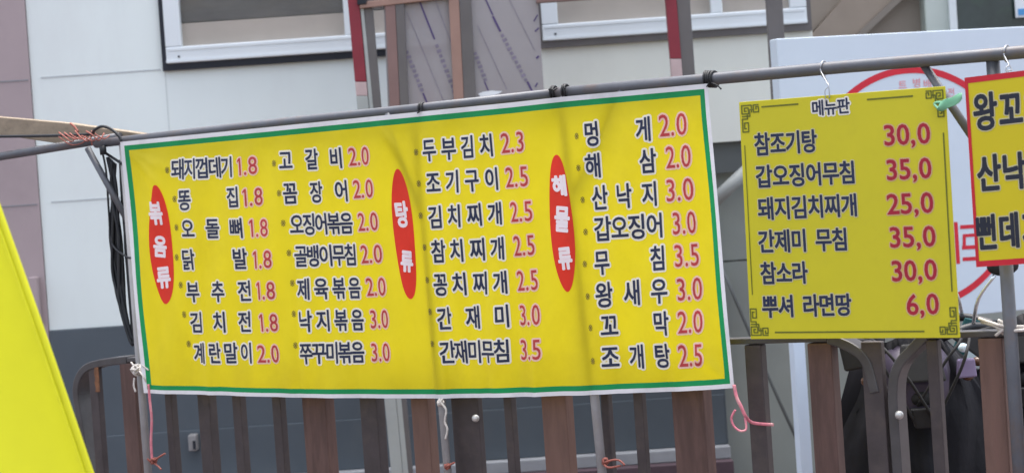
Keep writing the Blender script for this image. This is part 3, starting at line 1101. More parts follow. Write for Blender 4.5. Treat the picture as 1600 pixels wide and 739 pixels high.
def weld(o):
    bm = bmesh.new()
    bm.from_mesh(o.data)
    bmesh.ops.remove_doubles(bm, verts=bm.verts, dist=1e-5)
    bmesh.ops.recalc_face_normals(bm, faces=bm.faces)
    bm.to_mesh(o.data)
    bm.free()
    for f in o.data.polygons: f.use_smooth = True
    return o


weld(mbs[2].build('cloth', M['yellow_vinyl'], NB))
weld(mbs[1].build('green_border', M['green_vinyl'], NB))
weld(mbs[0].build('white_hem', M['white_vinyl'], NB))

# dishes: text, left x, y, right x, y, letter width, letter height ; price: text, x0, y0, x1, y1, height
C1 = [('돼지껍데기', 270, 265, 365, 260.5, 19.5, 33, '1.8', 370, 261.5, 404, 257.5, 27),
      ('똥집', 281, 313, 376, 307.5, 20, 33, '1.8', 379, 309.5, 413, 306, 27),
      ('오돌뼈', 286, 357.5, 382, 356, 21, 32, '1.8', 389, 357, 422, 355, 27),
      ('닭발', 285.5, 405.5, 387, 404, 21, 33, '1.8', 395, 406, 428.5, 404, 27),
      ('부추전', 293, 456, 394, 454, 20, 33, '1.8', 401, 454, 433.5, 453, 27),
      ('김치전', 298, 503.5, 395, 502, 20, 33, '1.8', 405.5, 504, 437.5, 503, 27),
      ('계란말이', 303, 551.5, 398, 550.5, 19.5, 33, '2.0', 405, 552, 438, 552, 27)]
C2 = [('고갈비', 437, 251.5, 536, 246.5, 20, 33, '2.0', 544, 245.5, 577, 243, 28),
      ('꼼장어', 444, 302.5, 543.5, 298, 20, 34, '2.0', 551, 296, 583.5, 294, 28),
      ('오징어볶음', 454, 351, 550, 348.5, 19.5, 34, '2.0', 559, 347, 590, 345.5, 28),
      ('골뱅이무침', 461, 400.5, 556.5, 398, 19.5, 34, '2.0', 563.5, 397.5, 595.5, 396, 28),
      ('제육볶음', 466.5, 451.5, 563, 449.5, 19.5, 34, '2.0', 570.5, 448.5, 601, 447.5, 28),
      ('낙지볶음', 470, 501.5, 567, 499.5, 19.5, 34, '3.0', 575.5, 499, 605.5, 498, 28),
      ('쭈꾸미볶음', 471.5, 551.5, 567, 550, 19.5, 34, '3.0', 577, 550.5, 607.5, 550, 28)]
C3 = [('두부김치', 661, 235.5, 771, 226.5, 21, 36, '2.3', 782, 224.5, 821.5, 220.5, 31),
      ('조기구이', 667, 286.5, 778.5, 279, 21, 36, '2.5', 789.5, 277.5, 827.5, 275, 31),
      ('김치찌개', 669.5, 340, 784, 333, 22, 36, '2.5', 797.5, 331.5, 833.5, 329, 31),
      ('참치찌개', 674, 393.5, 788.5, 387.5, 22, 36, '2.5', 802, 384.5, 837, 382, 31),
      ('꽁치찌개', 677.5, 445, 793.5, 440.5, 22, 36, '2.5', 806.5, 439, 842, 436.5, 31),
      ('간재미', 683, 498, 796.5, 493, 22, 36, '3.0', 810, 492.5, 844.5, 491, 31),
      ('간재미무침', 687, 550.5, 797, 547.5, 22, 36, '3.5', 811, 546.5, 847.5, 545, 31)]
C4 = [('멍게', 914, 210.5, 1018, 201, 22.5, 39, '2.0', 1029, 197, 1075, 193, 34),
      ('해삼', 915, 260, 1025.5, 250.5, 24, 39, '2.0', 1040, 246.5, 1082, 243, 34),
      ('산낙지', 925, 310, 1029, 302, 24, 39, '3.0', 1041, 298, 1086.5, 294.5, 34),
      ('갑오징어', 928, 358.5, 1039, 351, 27, 39, '3.0', 1053, 349, 1089.5, 346.5, 34),
      ('무침', 928.5, 411, 1043, 402, 24, 39, '3.5', 1056.5, 399.5, 1095, 397, 34),
      ('왕새우', 931, 461.5, 1047, 452.5, 26, 40, '3.0', 1060, 452, 1100, 449.5, 34),
      ('꼬막', 939.5, 509.5, 1050, 503.5, 25, 38, '2.0', 1062, 503, 1102.5, 500.5, 34),
      ('조개탕', 941, 558.5, 1050, 554.5, 25, 38, '2.5', 1063.5, 555, 1105, 552.5, 34)]
PX = .00215      # metres per photo pixel on the banner
BUL = [(264, 266), (275, 311), (276.5, 355.5), (277, 402), (284, 445), (289, 491), (295, 537),
       (429, 255.5), (438, 302), (445, 348.5), (453.5, 395), (459, 442), (461.5, 490), (464, 539),
       (651, 238), (655, 287), (657.5, 337), (663, 386.5), (667, 437.5), (671.5, 487), (674.6, 537),
       (902, 213), (904.5, 262.6), (910.6, 312.4), (914.7, 362.5), (914, 412.5), (918.7, 463), (923.4, 512), (927, 563.7)]
for row, (x, y) in zip(C1 + C2 + C3 + C4, BUL):
    t, x0, y0, x1, y1, w, h, pt_, a0, b0, a1, b1, ph = row
    dish, halo, price, phalo, bul = (Print(BAN, bsurf, o_) for o_ in (.0024, .0013, .0024, .0013, .0024))
    dish.dish(t, x0, y0, x1, y1, w, h - 1, .0016)
    halo.dish(t, x0, y0, x1, y1, w, h - 1, .0080)
    price.line(pt_, a0, b0, a1, b1, ph, .0001)
    phalo.line(pt_, a0, b0, a1, b1, ph, .0060)
    bul.char('※', x, y, 6.5, 10.5, 0, .0002, (0.05, 0.587, 0.067, 0.603))
    do = dish.build('dish_lettering', M['navy_ink'], NB)
    halo.build('letter_outline', M['halo_ink'], do)
    po = price.build('price_lettering', M['red_ink'], NB)
    phalo.build('letter_outline', M['pink_halo'], po)
    bul.build('bullet_mark', M['bullet_ink'], NB)

for (tx, ty, bx_, by_, hw, letters) in ((245.5, 289, 260, 475, 17.2, (('볶', 244, 333, 21, 41), ('음', 250.5, 385, 18, 38), ('류', 256, 433, 19, 38))),
                                        (620.5, 264, 640, 467.5, 16.6, (('탕', 626.5, 335, 21, 46), ('류', 634.5, 408, 18, 38))),
                                        (868.5, 242, 887.5, 456, 18.0, (('해', 874.5, 290, 22, 36), ('물', 879, 342, 22, 46), ('류', 884, 403, 20, 40)))):
    ov = Print(BAN, bsurf, .0013)
    ov.hstep = .02
    pts = []
    cx, cy = (tx + bx_) / 2, (ty + by_) / 2
    for i in range(48):
        a = 2 * pi * i / 48
        k = cos(a)
        # brush-painted: ends a little pointed
        wv = sin(a) * hw * (1 + .06 * sin(3 * a + tx))
        pts.append((cx + (tx - cx) * k + wv, cy + (ty - cy) * k + wv * -.04))
    pts.reverse()
    ov.pxpoly(pts)
    oo = ov.build('category_oval', M['oval_red'], NB)
    ol = Print(BAN, bsurf, .0026)
    ol.hstep = .02
    for q, (ch, x, y, w, h) in enumerate(letters):
        ol.char(ch, x, y, w * .98, h * .86, -.10 + .05 * q, .0034, wob=(.07, -.08, .05)[q])
    ol.build('oval_lettering', M['oval_white'], oo)


# ================================================================== HANGING MENU SIGNS
def fsurf(s, z, off): return BAN.pt(s, z, off)


MS = empty('menu_sign', BAN.at(1335, 528, .03), 'yellow price board with olive fretwork corners hanging right of the banner', 'menu sign', 'yellow menu signs hanging from the pipe')
BO = .03
q = [BAN.at(1173, 529.5, BO), BAN.at(1500, 527.5, BO), BAN.at(1476.5, 135, BO), BAN.at(1154.5, 160, BO)]
MB().slab(q, BAN.n, .005).build('board', M['sign_yellow'], MS, bevel=.001)
rowsB = [('참조기탕', 1178.5, 226.5, 1276, 220, 35, '30,0', 1379.5, 212, 1454, 208, 31),
         ('갑오징어무침', 1180.5, 276.5, 1337, 269, 35, '35,0', 1383.5, 266, 1456, 262, 31),
         ('돼지김치찌개', 1184, 326.5, 1340, 320, 35, '25,0', 1385, 319.5, 1459, 316, 31),
         ('간제미 무침', 1184.5, 377.5, 1325, 373.5, 35, '35,0', 1388.5, 371, 1462.5, 368.5, 31),
         ('참소라', 1188, 427, 1261.5, 425.5, 34, '30,0', 1391.5, 423.5, 1464.5, 421, 31),
         ('뿌셔 라면땅', 1190.5, 479, 1330, 475.5, 34, '6,0', 1415.5, 476, 1467.5, 474, 31)]
def sign_line(parent, text, box_, r, ro, m, mo, name, off, base):
    tx_, ol_ = Print(BAN, fsurf, off + .0012, 0, base), Print(BAN, fsurf, off + .0006, 0, base)
    tx_.line(text, *box_, r)
    ol_.line(text, *box_, ro)
    ol_.build('letter_outline', mo, tx_.build(name, m, parent))


for (t, x0, y0, x1, y1, h, pt_, a0, b0, a1, b1, ph) in rowsB:
    sign_line(MS, t, (x0, y0, x1, y1, h), .0018, .0050, M['navy_ink'], M['sign_halo'], 'dish_lettering', BO, BO)
    sign_line(MS, pt_, (a0, b0, a1, b1, ph), .0013, .0050, M['crimson_ink'], M['sign_pink'], 'price_lettering', BO, BO)
sign_line(MS, '메뉴판', (1268, 170, 1327.5, 165, 24), .0012, .0060, M['navy_ink'], M['halo_ink'], 'title_lettering', BO, BO)
orn = MB()


def oline(pts, w=2.0):
    for a, b in zip(pts, pts[1:]):
        A, B = BAN.at(*a, BO + .0012), BAN.at(*b, BO + .0012)
        d = (B - A).normalized()
        n_ = d.cross(BAN.n) * (w * .0019) / 2
        orn.add([A - n_ - d * .0009, A + n_ - d * .0009, B + n_ + d * .0009, B - n_ + d * .0009], [(0, 1, 2, 3)])


oline([(1190, 167.5), (1247, 163)], 2.6)
oline([(1355, 156), (1426, 150.5)], 2.6)
oline([(1211, 519), (1444, 517.5)], 2.6)
oline([(1163.5, 228), (1175.5, 460)], 1.6)
oline([(1474, 208), (1487.5, 455)], 2.2)


def fret(ox, oy, ux, uy, vx, vy):
    """one meander corner: (ox, oy) the corner, u along the top/bottom edge inwards, v along the side edge inwards"""
    def m(a, b): return (ox + ux * a + vx * b, oy + uy * a + vy * b)
    oline([m(28, 3), m(20, 3), m(20, 14), m(28, 14), m(28, 6), m(24, 6), m(24, 10)], 2.2)
    oline([m(17, 14), m(17, 3), m(2, 3), m(2, 16), m(12, 16), m(12, 7), m(6, 7), m(6, 12), m(9, 12)], 2.2)
    oline([m(2, 20), m(14, 20), m(14, 10), m(20, 10)], 2.2)
    oline([m(2, 24), m(2, 44), m(11, 44), m(11, 30), m(5, 30), m(5, 39), m(8, 39)], 2.2)
    oline([m(2, 24), m(10, 24), m(10, 18)], 2.2)


fret(1156.5, 163, 1, -.075, .055, 1)
fret(1474.5, 138, -1, .075, .055, 1)
fret(1172.5, 526.5, 1, -.005, -.05, -1)
fret(1497.5, 524.5, -1, .005, -.055, -1)
orn.build('fretwork', M['olive_ink'], MS)

# red bordered sign at the right edge
RS = empty('menu_sign', BAN.at(1610, 412, .05), 'yellow menu sign with thick red border and black letters at the right edge', 'menu sign', 'yellow menu signs hanging from the pipe')
RO_ = .05


def rsp(u, v, off=0.0):     # u along 0..1, v down 0..1
    return BAN.pt(rs0 + (rs1 - rs0) * u, rz1 + (rz0 - rz1) * v, RO_ + off)


rs0, rz1 = BAN.sz(1507, 122, RO_)
_, rz0 = BAN.sz(1521.5, 417.5, RO_)
rs1 = rs0 + .42
tilt = .012
brd = MB()
pq = [BAN.pt(rs0, rz0, RO_), BAN.pt(rs1, rz0 + tilt, RO_), BAN.pt(rs1, rz1 + tilt, RO_), BAN.pt(rs0, rz1, RO_)]
brd.slab(pq, BAN.n, .006)
brd.build('board', M['sign_yellow_b'], RS)
bw = .0095
bt = .0165
bd = MB()
zz = lambda s, z: z + tilt * (s - rs0) / (rs1 - rs0)


def rq(a, b, c, d):
    bd.add([BAN.pt(a, zz(a, c), RO_ + .0008), BAN.pt(b, zz(b, c), RO_ + .0008), BAN.pt(b, zz(b, d), RO_ + .0008), BAN.pt(a, zz(a, d), RO_ + .0008)], [(0, 1, 2, 3)])


rq(rs0, rs1, rz1 - bt, rz1)
rq(rs0, rs1, rz0, rz0 + bt)
rq(rs0, rs0 + bw, rz0 + bt, rz1 - bt)
rq(rs1 - bw, rs1, rz0 + bt, rz1 - bt)
bd.build('red_border', M['red_border'], RS)
for (t, x, y, dx, w, h) in (('왕꼬치', 1539, 174.5, 40, 35, 58), ('산낙지', 1545, 270.5, 39, 35, 56), ('뻔데기', 1541, 363, 36, 31, 54)):
    lw, lh2 = Print(BAN, fsurf, RO_ + .0013, 0, RO_), Print(BAN, fsurf, RO_ + .0007, 0, RO_)
    for i, ch in enumerate(t):
        lw.char(ch, x + dx * i, y - 3.2 * i, w, h, .03, .0030)
        lh2.char(ch, x + dx * i, y - 3.2 * i, w, h, .03, .0062)
    lh2.build('letter_outline', M['sign_halo'], lw.build('dish_lettering', M['black_ink'], RS))


# ================================================================== HOOKS, TIES, CABLES, STRINGS
def wire_thing(name, pts, r, m, label, cat, wall=BAN, off=0.0, group=None, k=6, sides=8, flat=None, closed=False):
    """pts: (px, py[, off])"""
    P = [wall.at(q[0], q[1], q[2] if len(q) > 2 else off) for q in pts]
    o = MB().tube(spline(P, k, closed), r, sides, closed=closed, flat=flat).build(name, m)
    root_at_geometry(o)
    return tag(o, label, cat, group)


def hook(px, py, label, d=(0, 0), length=46):
    o = MB()
    c = BAN.at(px, py, -.022)
    loop = []
    up_v = Vector((0, 0, 1))
    for i in range(13):
        a = 2 * pi * i / 12
        loop.append(c + BAN.n * cos(a) * .0235 + up_v * sin(a) * .0235 + BAN.e * .002 * sin(a))
    o.tube(loop, .0022, 6)
    P = [c + BAN.n * .0235 + up_v * -.006]
    P += [BAN.at(px + 3, py + 18, .022), BAN.at(px + 8 + d[0], py + length * .62, .034), BAN.at(px + 9 + d[0], py + length, .036)]
    o.tube(spline(P, 5), .0018, 6)
    P = [c - BAN.n * .0 + up_v * -.022, BAN.at(px + 8, py + 26, .024), BAN.at(px + 2, py + length * .75, .034), BAN.at(px + 4, py + length + 5, .034)]
    o.tube(spline(P, 5), .0014, 6)
    t = tag(root_at_geometry(o.build('wire_hook', M['wire'])), label, 'hook', 'wire hooks on the pipe')
    return t


hook(1287, 108, 'thin wire hook holding the fretwork price board on the pipe')
hook(1573, 84, 'thin wire hook holding the red bordered sign on the pipe', (-9, 0), 36)


def tie(px, py, label, tails, r=.0215, n=3, group='black cable ties on the pipe'):
    o = MB()
    for i in range(n):
        c = BAN.at(px + (i - (n - 1) / 2) * 4.2, py, -.022)
        loop = []
        for j in range(14):
            a = 2 * pi * j / 14
            loop.append(c + BAN.n * cos(a) * r + Vector((0, 0, 1)) * sin(a) * r + BAN.e * .003 * cos(a + i))
        o.tube(loop, .0040, 7, closed=True)
    for tl in tails:
        o.tube(spline([BAN.at(x, y, .005) for x, y in tl], 4), .0022, 6)
    return tag(root_at_geometry(o.build('cable_tie', M['tie_black'])), label, 'cable tie', group)


tie(1110, 124, 'thick black cable tie at the upper right corner of the banner', [[(1112, 130), (1121, 134), (1127, 140)], [(1108, 130), (1104, 136)]], .024, 4)
tie(866, 145.5, 'knotted black cable tie, left one of the pair at the pipe joint', [[(866, 142), (861, 139), (857, 141)], [(867, 141), (871, 138)]], .0215, 2)
tie(884, 143, 'knotted black cable tie, right one of the pair at the pipe joint', [[(883, 139), (880, 135)]], .0215, 2)
tie(660, 170, 'small black cable tie on the pipe above the second banner oval', [[(658, 173), (652, 177)]], .019, 2)

# green ribbon between the two signs
ribbon = MB()
rp_ = [BAN.at(1466, 170, .05), BAN.at(1478, 163, .056), BAN.at(1490, 158, .06), BAN.at(1503, 150, .058)]
L_ = spline(rp_, 4)
vv, ff = [], []
for i, pnt in enumerate(L_):
    t = i / (len(L_) - 1)
    w_ = .006 + .009 * sin(pi * t) + .003 * sin(9 * t)
    vv += [pnt + Vector((0, 0, w_)) + BAN.n * .004 * sin(6 * t), pnt - Vector((0, 0, w_)), pnt + BAN.n * .008 * cos(5 * t)]
for i in range(len(L_) - 1):
    a = i * 3
    ff += [(a, a + 3, a + 5, a + 2), (a + 2, a + 5, a + 4, a + 1)]
ribbon.add(vv, ff, True)
ribbon.tube(spline([BAN.at(1467, 171, .055), BAN.at(1460, 162, .04), BAN.at(1472, 160, .052)], 4), .004, 6)
ro = ribbon.build('ribbon', M['ribbon_green'])
sm = ro.modifiers.new('solid', 'SOLIDIFY')
sm.thickness = .0012
tag(root_at_geometry(ro), 'pale green plastic ribbon tying the fretwork price board to the pipe brace', 'ribbon')

# wooden beam at the upper left
q = [BAN.at(-60, 197, -.075), BAN.at(-60, 174, -.075), BAN.at(90, 189, -.075), BAN.at(228, 211, -.075), BAN.at(228, 219, -.075), BAN.at(120, 222, -.075)]
q = [BAN.at(-60, 202, -.075), BAN.at(100, 226, -.075), BAN.at(236, 224, -.075), BAN.at(236, 211, -.075), BAN.at(100, 192, -.075), BAN.at(-60, 178, -.075)]
wbm = MB().slab(q, BAN.n, .05).build('wooden_beam', M['wood_beam'], bevel=.003)
tag(root_at_geometry(wbm), 'weathered wooden beam tied to the pipe left of the banner', 'beam')

# power cable along the beam with a raised loop
wire_thing('power_cable', [(-80, 214, -.045), (0, 213.5, -.045), (90, 212, -.04), (140, 210, -.02), (147, 204, 0.0), (158, 198, .01), (172, 201, .01), (184, 211, .005), (190, 220, .002)],
           .0058, M['black_rubber'], 'black power cable running along the wooden beam to the banner corner', 'cable')
# coil of hanging cables
coil = MB()
rnd = random.Random(3)
for i in range(11):
    x0 = 175 + i * 1.6
    dl = rnd.uniform(-5, 5)
    o_ = -.05 + rnd.uniform(-.018, .012)
    pts = [(168 + i * 1.2, 246 + i, o_), (176 + rnd.uniform(-2, 6), 300 + dl, o_), (x0 - 2 + rnd.uniform(-4, 5), 370, o_), (x0 + 2 + rnd.uniform(-3, 4), 430 + dl, o_ - .004),
           (192 + rnd.uniform(-6, 4), 480 + rnd.uniform(-6, 6), o_), (205 + rnd.uniform(-4, 4), 528 + rnd.uniform(-14, 14), o_),
           (205 + i * .6, 490, o_ - .01), (202 + rnd.uniform(-5, 1), 400, o_ - .012), (194 + rnd.uniform(-3, 3), 310, o_ - .01), (188 + i * .4, 250, o_)]
    coil.tube(spline([BAN.at(*q_) for q_ in pts], 7), .0066, 7)
coil.tube(spline([BAN.at(*q_) for q_ in ((160, 238, -.03), (166, 270, -.03), (170, 330, -.04), (175, 380, -.04), (196, 400, -.01), (205, 403, 0.0))], 6), .004, 7)
coil.tube(spline([BAN.at(*q_) for q_ in ((158, 235, -.03), (178, 248, -.03), (190, 256, -.01))], 6), .0055, 7)
tag(root_at_geometry(coil.build('cable_coil', M['black_rubber'])), 'bundle of black cables coiled on the left pipe leg', 'cable coil')
plug = MB().tube([BAN.at(160, 228, -.01), BAN.at(162, 242, -.012)], .013, 10)
tag(root_at_geometry(plug.build('cable_plug', M['black_rubber'])), 'dark cable plug hanging under the pipe near the wooden beam', 'plug')

# reddish ties on beam and pipe
rt = MB()
rnd = random.Random(11)
for i in range(7):
    a = 96 + i * 8.5
    rt.tube(spline([BAN.at(a - 4, 208 + rnd.uniform(-4, 3), -.03), BAN.at(a + 6, 214 + rnd.uniform(-3, 3), .004), BAN.at(a + 16, 219 + rnd.uniform(-2, 3), .004), BAN.at(a + 24, 212 + rnd.uniform(-4, 4), -.03)], 4), .0028, 6)
rt.tube(spline([BAN.at(92, 214, 0), BAN.at(110, 226, .002), BAN.at(128, 224, .004), BAN.at(140, 214, .004), BAN.at(144, 228, .004)], 5), .0022, 6)
rt.tube(spline([BAN.at(122, 206, -.01), BAN.at(116, 198, -.01), BAN.at(110, 193, -.01)], 4), .0040, 6)
tag(root_at_geometry(rt.build('twine', M['rope_red'])), 'reddish twine wrapped around the wooden beam and pipe', 'twine')


def knot(px, py, off, rad, m, name, label, cat, tails=(), n=7, seed=1, group=None, r=.0035):
    o = MB()
    rn = random.Random(seed)
    c = BAN.at(px, py, off)
    for i in range(n):
        pts = []
        ax = Vector((rn.uniform(-1, 1), rn.uniform(-1, 1), rn.uniform(-1, 1))).normalized()
        u = ax.orthogonal().normalized()
        v = ax.cross(u)
        for j in range(9):
            a = 2 * pi * j / 9
            k = rad * rn.uniform(.6, 1.15)
            pts.append(c + u * cos(a) * k + v * sin(a) * k * .8)
        o.tube(spline(pts, 3, True), r, 6, closed=True)
    for t in tails:
        o.tube(spline([BAN.at(*q_) for q_ in t], 5), r, 6)
    return tag(root_at_geometry(o.build(name, m)), label, cat, group)


knot(214, 577, -.008, .022, M['rope_white'], 'rope', 'frayed white rope knotted on the left leg at the railing top', 'rope',
     (((205, 566, -.05), (222, 585, .012), (228, 596, .012)), ((210, 590, .005), (209, 602, .01), (212, 612, .01)), ((222, 570, .01), (232, 578, .012))), 9, 2)
wire_thing('string', [(232, 600, .014), (234, 625, .012), (237, 655, .012), (236, 690, .012), (238, 722, .012)], .0048, M['rope_pink'],
           'pink and white string hanging from the lower left corner of the banner', 'string')
knot(240, 720, .010, .013, M['rope_red'], 'rope_knot', 'red knotted string end under the lower left corner of the banner', 'knot',
     (((238, 722, .012), (248, 714, .016), (258, 708, .02)), ((238, 722, .012), (246, 727, .016), (252, 733, .02)), ((236, 722, .012), (230, 716, .02))), 5, 5)
knot(688, 628, .002, .012, M['rope_white'], 'rope', 'whitish rope end hanging below the middle of the banner', 'rope',
     (((688, 628, .01), (697, 640, .012), (695, 658, .012), (699, 670, .012), (696, 686, .012)),), 6, 8)
knot(699, 728, -.005, .010, M['rope_red'], 'rope_knot', 'brownish cord knot on the thin pole below the middle of the banner', 'knot', (((699, 728, .01), (710, 722, .015)),), 5, 9)
knot(946, 720, -.005, .011, M['rope_red'], 'rope_knot', 'reddish cord knot on the pale pole between two dark bars', 'knot',
     (((946, 722, .005), (958, 718, .012), (968, 719, .012), (976, 726, .012)), ((944, 726, .01), (952, 730, .012), (970, 727, .012))), 6, 10)
wire_thing('string', [(1147, 601, .010), (1151, 620, .012), (1158, 635, .010), (1165, 650, 0), (1174, 659, -.035), (1190, 662, -.056), (1208, 663, -.055)], .0052, M['rope_pink'],
           'pink string tying the lower right corner of the banner to a dark railing bar', 'string')
wire_thing('string', [(1149, 640, .012), (1143, 652, .012), (1146, 664, .012), (1153, 671, .012), (1160, 673, .012), (1166, 669, .004), (1164, 652, 0)], .0036, M['rope_pink'],
           'curled loose end of pink string below the lower right corner of the banner', 'string')
knot(1570, 512, -.055, .020, M['rope_white'], 'rope', 'whitish rope binding the right leg to the railing top', 'rope',
     (((1530, 498, -.10), (1548, 504, -.06), (1562, 508, -.03), (1580, 510, -.03), (1612, 510, -.06)),
      ((1534, 503, -.10), (1552, 508, -.05), (1570, 516, -.03), (1592, 516, -.03), (1612, 514, -.06)),
      ((1560, 500, -.04), (1572, 508, -.03), (1584, 522, -.03)), ((1556, 524, -.04), (1566, 516, -.03), (1582, 503, -.03))), 9, 21, None, .0048)


# ================================================================== SCOOTERS BEHIND THE RAILING
def scooter(px, depth, label, heading, body, accent, seed):
    """a parked scooter, seen from the front; local x across, y backwards, z up"""
    base = EYE + ray(px, 700) * (depth / ray(px, 700).y)
    o = empty('scooter', (base.x, base.y, 0), label, 'scooter', 'scooters parked behind the railing')
    R = Matrix.Rotation(heading, 3, 'Z')
    B = Vector((base.x, base.y, 0))

    def P(x, y, z): return B + R @ Vector((x, y, z))

    def loft(sections, seg=16):
        """sections: (y, z, half width, half height, power)"""
        mb = MB()
        vs, fs = [], []
        for (yy, zz_, hw, hh) in sections:
            for k in range(seg):
                a = 2 * pi * k / seg
                ca, sa = cos(a), sin(a)
                e = .72
                vs.append(P(hw * math.copysign(abs(ca) ** e, ca), yy, zz_ + hh * math.copysign(abs(sa) ** e, sa)))
        n = len(sections)
        for i in range(n - 1):
            for k in range(seg):
                j = (k + 1) % seg
                fs.append((i * seg + k, i * seg + j, (i + 1) * seg + j, (i + 1) * seg + k))
        mb.add(vs, fs, True)
        mb.f.append(list(range(seg))); mb.s.append(False)
        mb.f.append([(n - 1) * seg + k for k in reversed(range(seg))]); mb.s.append(False)
        return mb

    def wheel(yc):
        t = MB()
        ring = [P(0, yc + cos(a) * .19, .225 + sin(a) * .19) for a in [2 * pi * i / 24 for i in range(24)]]
        t.tube(ring, .052, 10, closed=True)
        wo = t.build('wheel', M['tyre'], o)
        rm = MB()
        rm.tube([P(-.03, yc, .225), P(.03, yc, .225)], .06, 14)
        for k in range(5):
            a = 2 * pi * k / 5
            rm.tube([P(0, yc, .225), P(0, yc + cos(a) * .15, .225 + sin(a) * .15)], .014, 8)
        rm.tube([P(0, yc + cos(a) * .145, .225 + sin(a) * .145) for a in [2 * pi * i / 20 for i in range(20)]], .014, 8, closed=True)
        rm.build('rim', M['chrome'], wo)

    wheel(0)
    wheel(1.26)
    # leg shield: a curved apron
    sh_ = MB()
    vs, fs = [], []
    rows = [(.30, .14, .20), (.42, .21, .16), (.58, .265, .15), (.74, .27, .17), (.88, .22, .20), (.98, .13, .22)]
    for (z, hw, y0) in rows:
        for k in range(11):
            u = -1 + 2 * k / 10
            vs.append(P(hw * u, y0 + .12 * u * u, z))
    for i in range(len(rows) - 1):
        for k in range(10):
            a = i * 11 + k
            fs.append((a, a + 1, a + 12, a + 11))
    sh_.add(vs, fs, True)
    so_ = sh_.build('leg_shield', M[body], o)
    sd_ = so_.modifiers.new('solid', 'SOLIDIFY')
    sd_.thickness = .03
    # mudguard
    loft([(-.25, .30, .05, .02), (-.18, .40, .075, .035), (-.05, .475, .085, .045), (.09, .46, .08, .05), (.2, .40, .06, .03)]).build('front_mudguard', M[accent], o)
    # cowl round the headlight and handlebar
    loft([(.02, .80, .05, .05), (.06, .84, .10, .09), (.16, .88, .12, .10), (.27, .92, .09, .07), (.32, .95, .05, .04)]).build('cowl', M[accent], o)
    hl = MB().ball(P(0, .035, .80), .045, .03, .03, 16, 10, R)
    hl.build('headlight', M['tyre'], o)
    for sgn in (-1, 1):
        MB().ball(P(sgn * .175, .13, .86), .022, .02, .018, 12, 8, R).build('indicator', M['lens_dim'], o)
        MB().tube(spline([P(sgn * .10, .20, .99), P(sgn * .22, .24, 1.02), P(sgn * .33, .30, 1.0)], 4), .016, 10).build('handlebar', M['black_rubber'], o)
        MB().tube(spline([P(sgn * .22, .24, 1.02), P(sgn * .24, .21, 1.12), P(sgn * .30, .20, 1.20)], 4), .007, 8).build('mirror_stem', M['chrome'], o)
        mi = MB().ball(P(sgn * .33, .20, 1.23), .056, .018, .034, 14, 8, R).build('mirror', M['tyre'], o)
        MB().ball(P(sgn * .33, .213, 1.23), .046, .009, .026, 14, 8, R).build('mirror_glass', M['chrome'], mi)
        MB().tube([P(sgn * .055, 0, .225), P(sgn * .055, .06, .50)], .02, 8).build('fork', M['chrome'], o)
    MB().slab([P(-.085, -.012, .86), P(.085, -.012, .86), P(.06, .03, .99), P(-.06, .03, .99)], R @ Vector((0, -1, 0)), .02).build('visor', M['tyre'], o, bevel=.008)
    MB().slab([P(-.03, .0, .70), P(.03, .0, .70), P(.045, -.02, .77), P(-.045, -.02, .77)], R @ Vector((0, -1, 0)), .05).build('grille', M['tyre'], o, bevel=.006)
    MB().slab([P(-.16, .30, .30), P(.16, .30, .30), P(.16, .72, .30), P(-.16, .72, .30)], Vector((0, 0, 1)), .06).build('floorboard', M['black_rubber'], o, bevel=.01)
    loft([(.62, .42, .10, .12), (.74, .50, .15, .17), (1.0, .55, .17, .18), (1.3, .60, .14, .13), (1.5, .64, .08, .06)]).build('body', M[body], o)
    loft([(.58, .72, .10, .035), (.72, .755, .15, .05), (1.0, .77, .155, .05), (1.35, .80, .13, .05), (1.46, .80, .07, .03)]).build('seat', M['black_rubber'], o)
    MB().slab([P(-.13, 1.25, .86), P(.13, 1.25, .86), P(.13, 1.55, .86), P(-.13, 1.55, .86)], Vector((0, 0, 1)), .015).build('rear_rack', M['chrome'], o)
    MB().ball(P(0, 1.52, .66), .07, .03, .04, 12, 8, R).build('tail_light', M['lens_red'], o)
    # rider's weather apron hanging over the front, black cloth
    ap = MB()
    rn = random.Random(seed)
    vs, fs = [], []
    for i in range(9):
        z = 1.0 - i * .085
        hw = .15 + .13 * min(1, i / 3.5)
        for k in range(17):
            u = -1 + 2 * k / 16
            vs.append(P(hw * u + .02 * sin(i * .9), .13 + .16 * u * u - .02 * i * .5 + .022 * sin(k * 1.9 + i * .55 + seed) + .010 * sin(k * .8 - i * 1.3), z + .03 * (1 - u * u) - .05 * abs(u)))
    for i in range(8):
        for k in range(16):
            a = i * 17 + k
            fs.append((a, a + 1, a + 18, a + 17))
    ap.add(vs, fs, True)
    ao = ap.build('weather_apron', M['apron_cloth'], o)
    s2 = ao.modifiers.new('solid', 'SOLIDIFY')
    s2.thickness = .008
    return o, P


sc1, P1 = scooter(1447, 6.6, 'black scooter with dusky purple cowl and black apron behind the curved railing ends', radians(-5), 'black_body', 'purple_body', 4)

sc2, P2 = scooter(1612, 7.0, 'black scooter with teal and white leg shield trim behind the right pipe leg', radians(-14), 'black_body', 'black_body', 5)

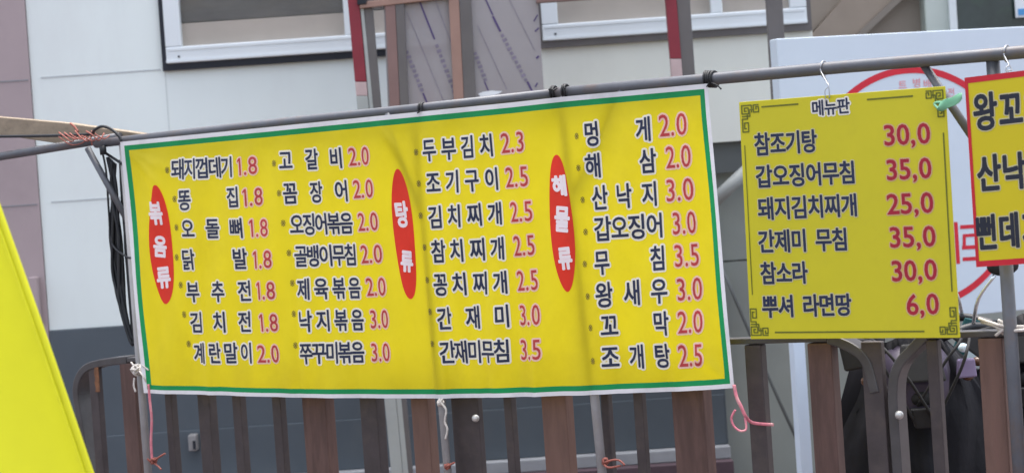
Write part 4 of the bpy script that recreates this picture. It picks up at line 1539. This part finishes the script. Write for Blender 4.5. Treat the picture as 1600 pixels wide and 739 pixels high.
for (x0, z0, x1, z1) in ((-.20, 1.0, -.03, .72), (-.16, 1.01, .05, .70), (.20, 1.0, .05, .74), (.17, 1.02, -.02, .78)):
    MB().tube(spline([P1(x0, .20, z0), P1(x0 * .8, -.03, z0 - .02), P1((x0 + x1) / 2, -.06, (z0 + z1) / 2 + .03), P1(x1, .0, z1)], 6), .0055, 6).build('brake_cable', M['tyre'], sc1)
MB().ball(P1(.155, .06, .965), .018, .018, .016, 10, 8).build('lamp', M['lens_white'], sc1)
MB().slab([P1(.13, .05, .86), P1(.20, .07, .86), P1(.195, .07, .925), P1(.135, .05, .925)], Vector((0, -1, 0)), .03).build('reservoir', M['lilac_body'], sc1, bevel=.006)
MB().slab([P1(-.25, .10, .90), P1(-.13, .06, .92), P1(-.11, .06, 1.0), P1(-.27, .12, 1.03)], Vector((0, -1, 0)), .02).build('hand_guard', M['tyre'], sc1, bevel=.008)
MB().slab([P1(.24, .12, .90), P1(.30, .16, .88), P1(.29, .16, 1.03), P1(.12, .07, 1.0)], Vector((0, -1, 0)), .02).build('hand_guard', M['tyre'], sc1, bevel=.008)
for (x, z, y_, mm) in ((-.22, .95, .20, 'teal_body'), (-.19, .90, .17, 'lens_white'), (-.24, .86, .19, 'teal_body'), (.05, 1.0, .06, 'lens_white')):
    MB().slab([P2(x - .05, y_, z - .06), P2(x + .02, y_, z - .075), P2(x + .07, y_, z + .055), P2(x + .01, y_, z + .07)], Vector((0, -1, 0)), .012).build('trim', M[mm], sc2, bevel=.004)
# ================================================================== YELLOW COVER, LEFT FOREGROUND
YC = Wall((-4.0, 4.55), (2.0, 4.1))
cv = empty('yellow_canopy', YC.pt(YC.sz(20, 700)[0], 0), 'fluorescent yellow cloth cover sloping down at the left edge in front of the railing', 'cover')
vs, fs = [], []


def edge_pt(t):      # t 0..1 along the sloping edge, from above the frame to below it
    y = 120 + 780 * t
    return (-72 + .35 * (y - 120) + 4 * sin(t * 3.1), y)


cols = [0, 7, 11, 14, 30, 60, 110, 180, 280, 400]
n_ = 26
hem, body_ = MB(), MB()
rows = []
for i in range(n_ + 1):
    t = i / n_
    ex, ey = edge_pt(t)
    row = []
    for c in cols:
        off = .012 * sin(c * .02 + t * 5) * min(1, c / 60) + (.0035 if 0 < c < 12 else 0) + .05 * (c / 400) ** 2
        row.append(YC.at(ex - c * 1.25, ey - c * .06, off))
    rows.append(row)
for i in range(n_):
    for k in range(len(cols) - 1):
        (hem if k < 2 else body_).add([rows[i][k], rows[i + 1][k], rows[i + 1][k + 1], rows[i][k + 1]], [(0, 1, 2, 3)], True)
for mb_, nm, mm in ((body_, 'cloth', 'neon_cloth'), (hem, 'hem', 'neon_hem')):
    o = weld(mb_.build(nm, M[mm], cv))
    s_ = o.modifiers.new('solid', 'SOLIDIFY')
    s_.thickness = .004
pa = YC.at(-260, 110, -.06)
MB().tube([Vector((pa.x, pa.y, 0)), pa], .018, 12).build('pole', M['steel'], cv)
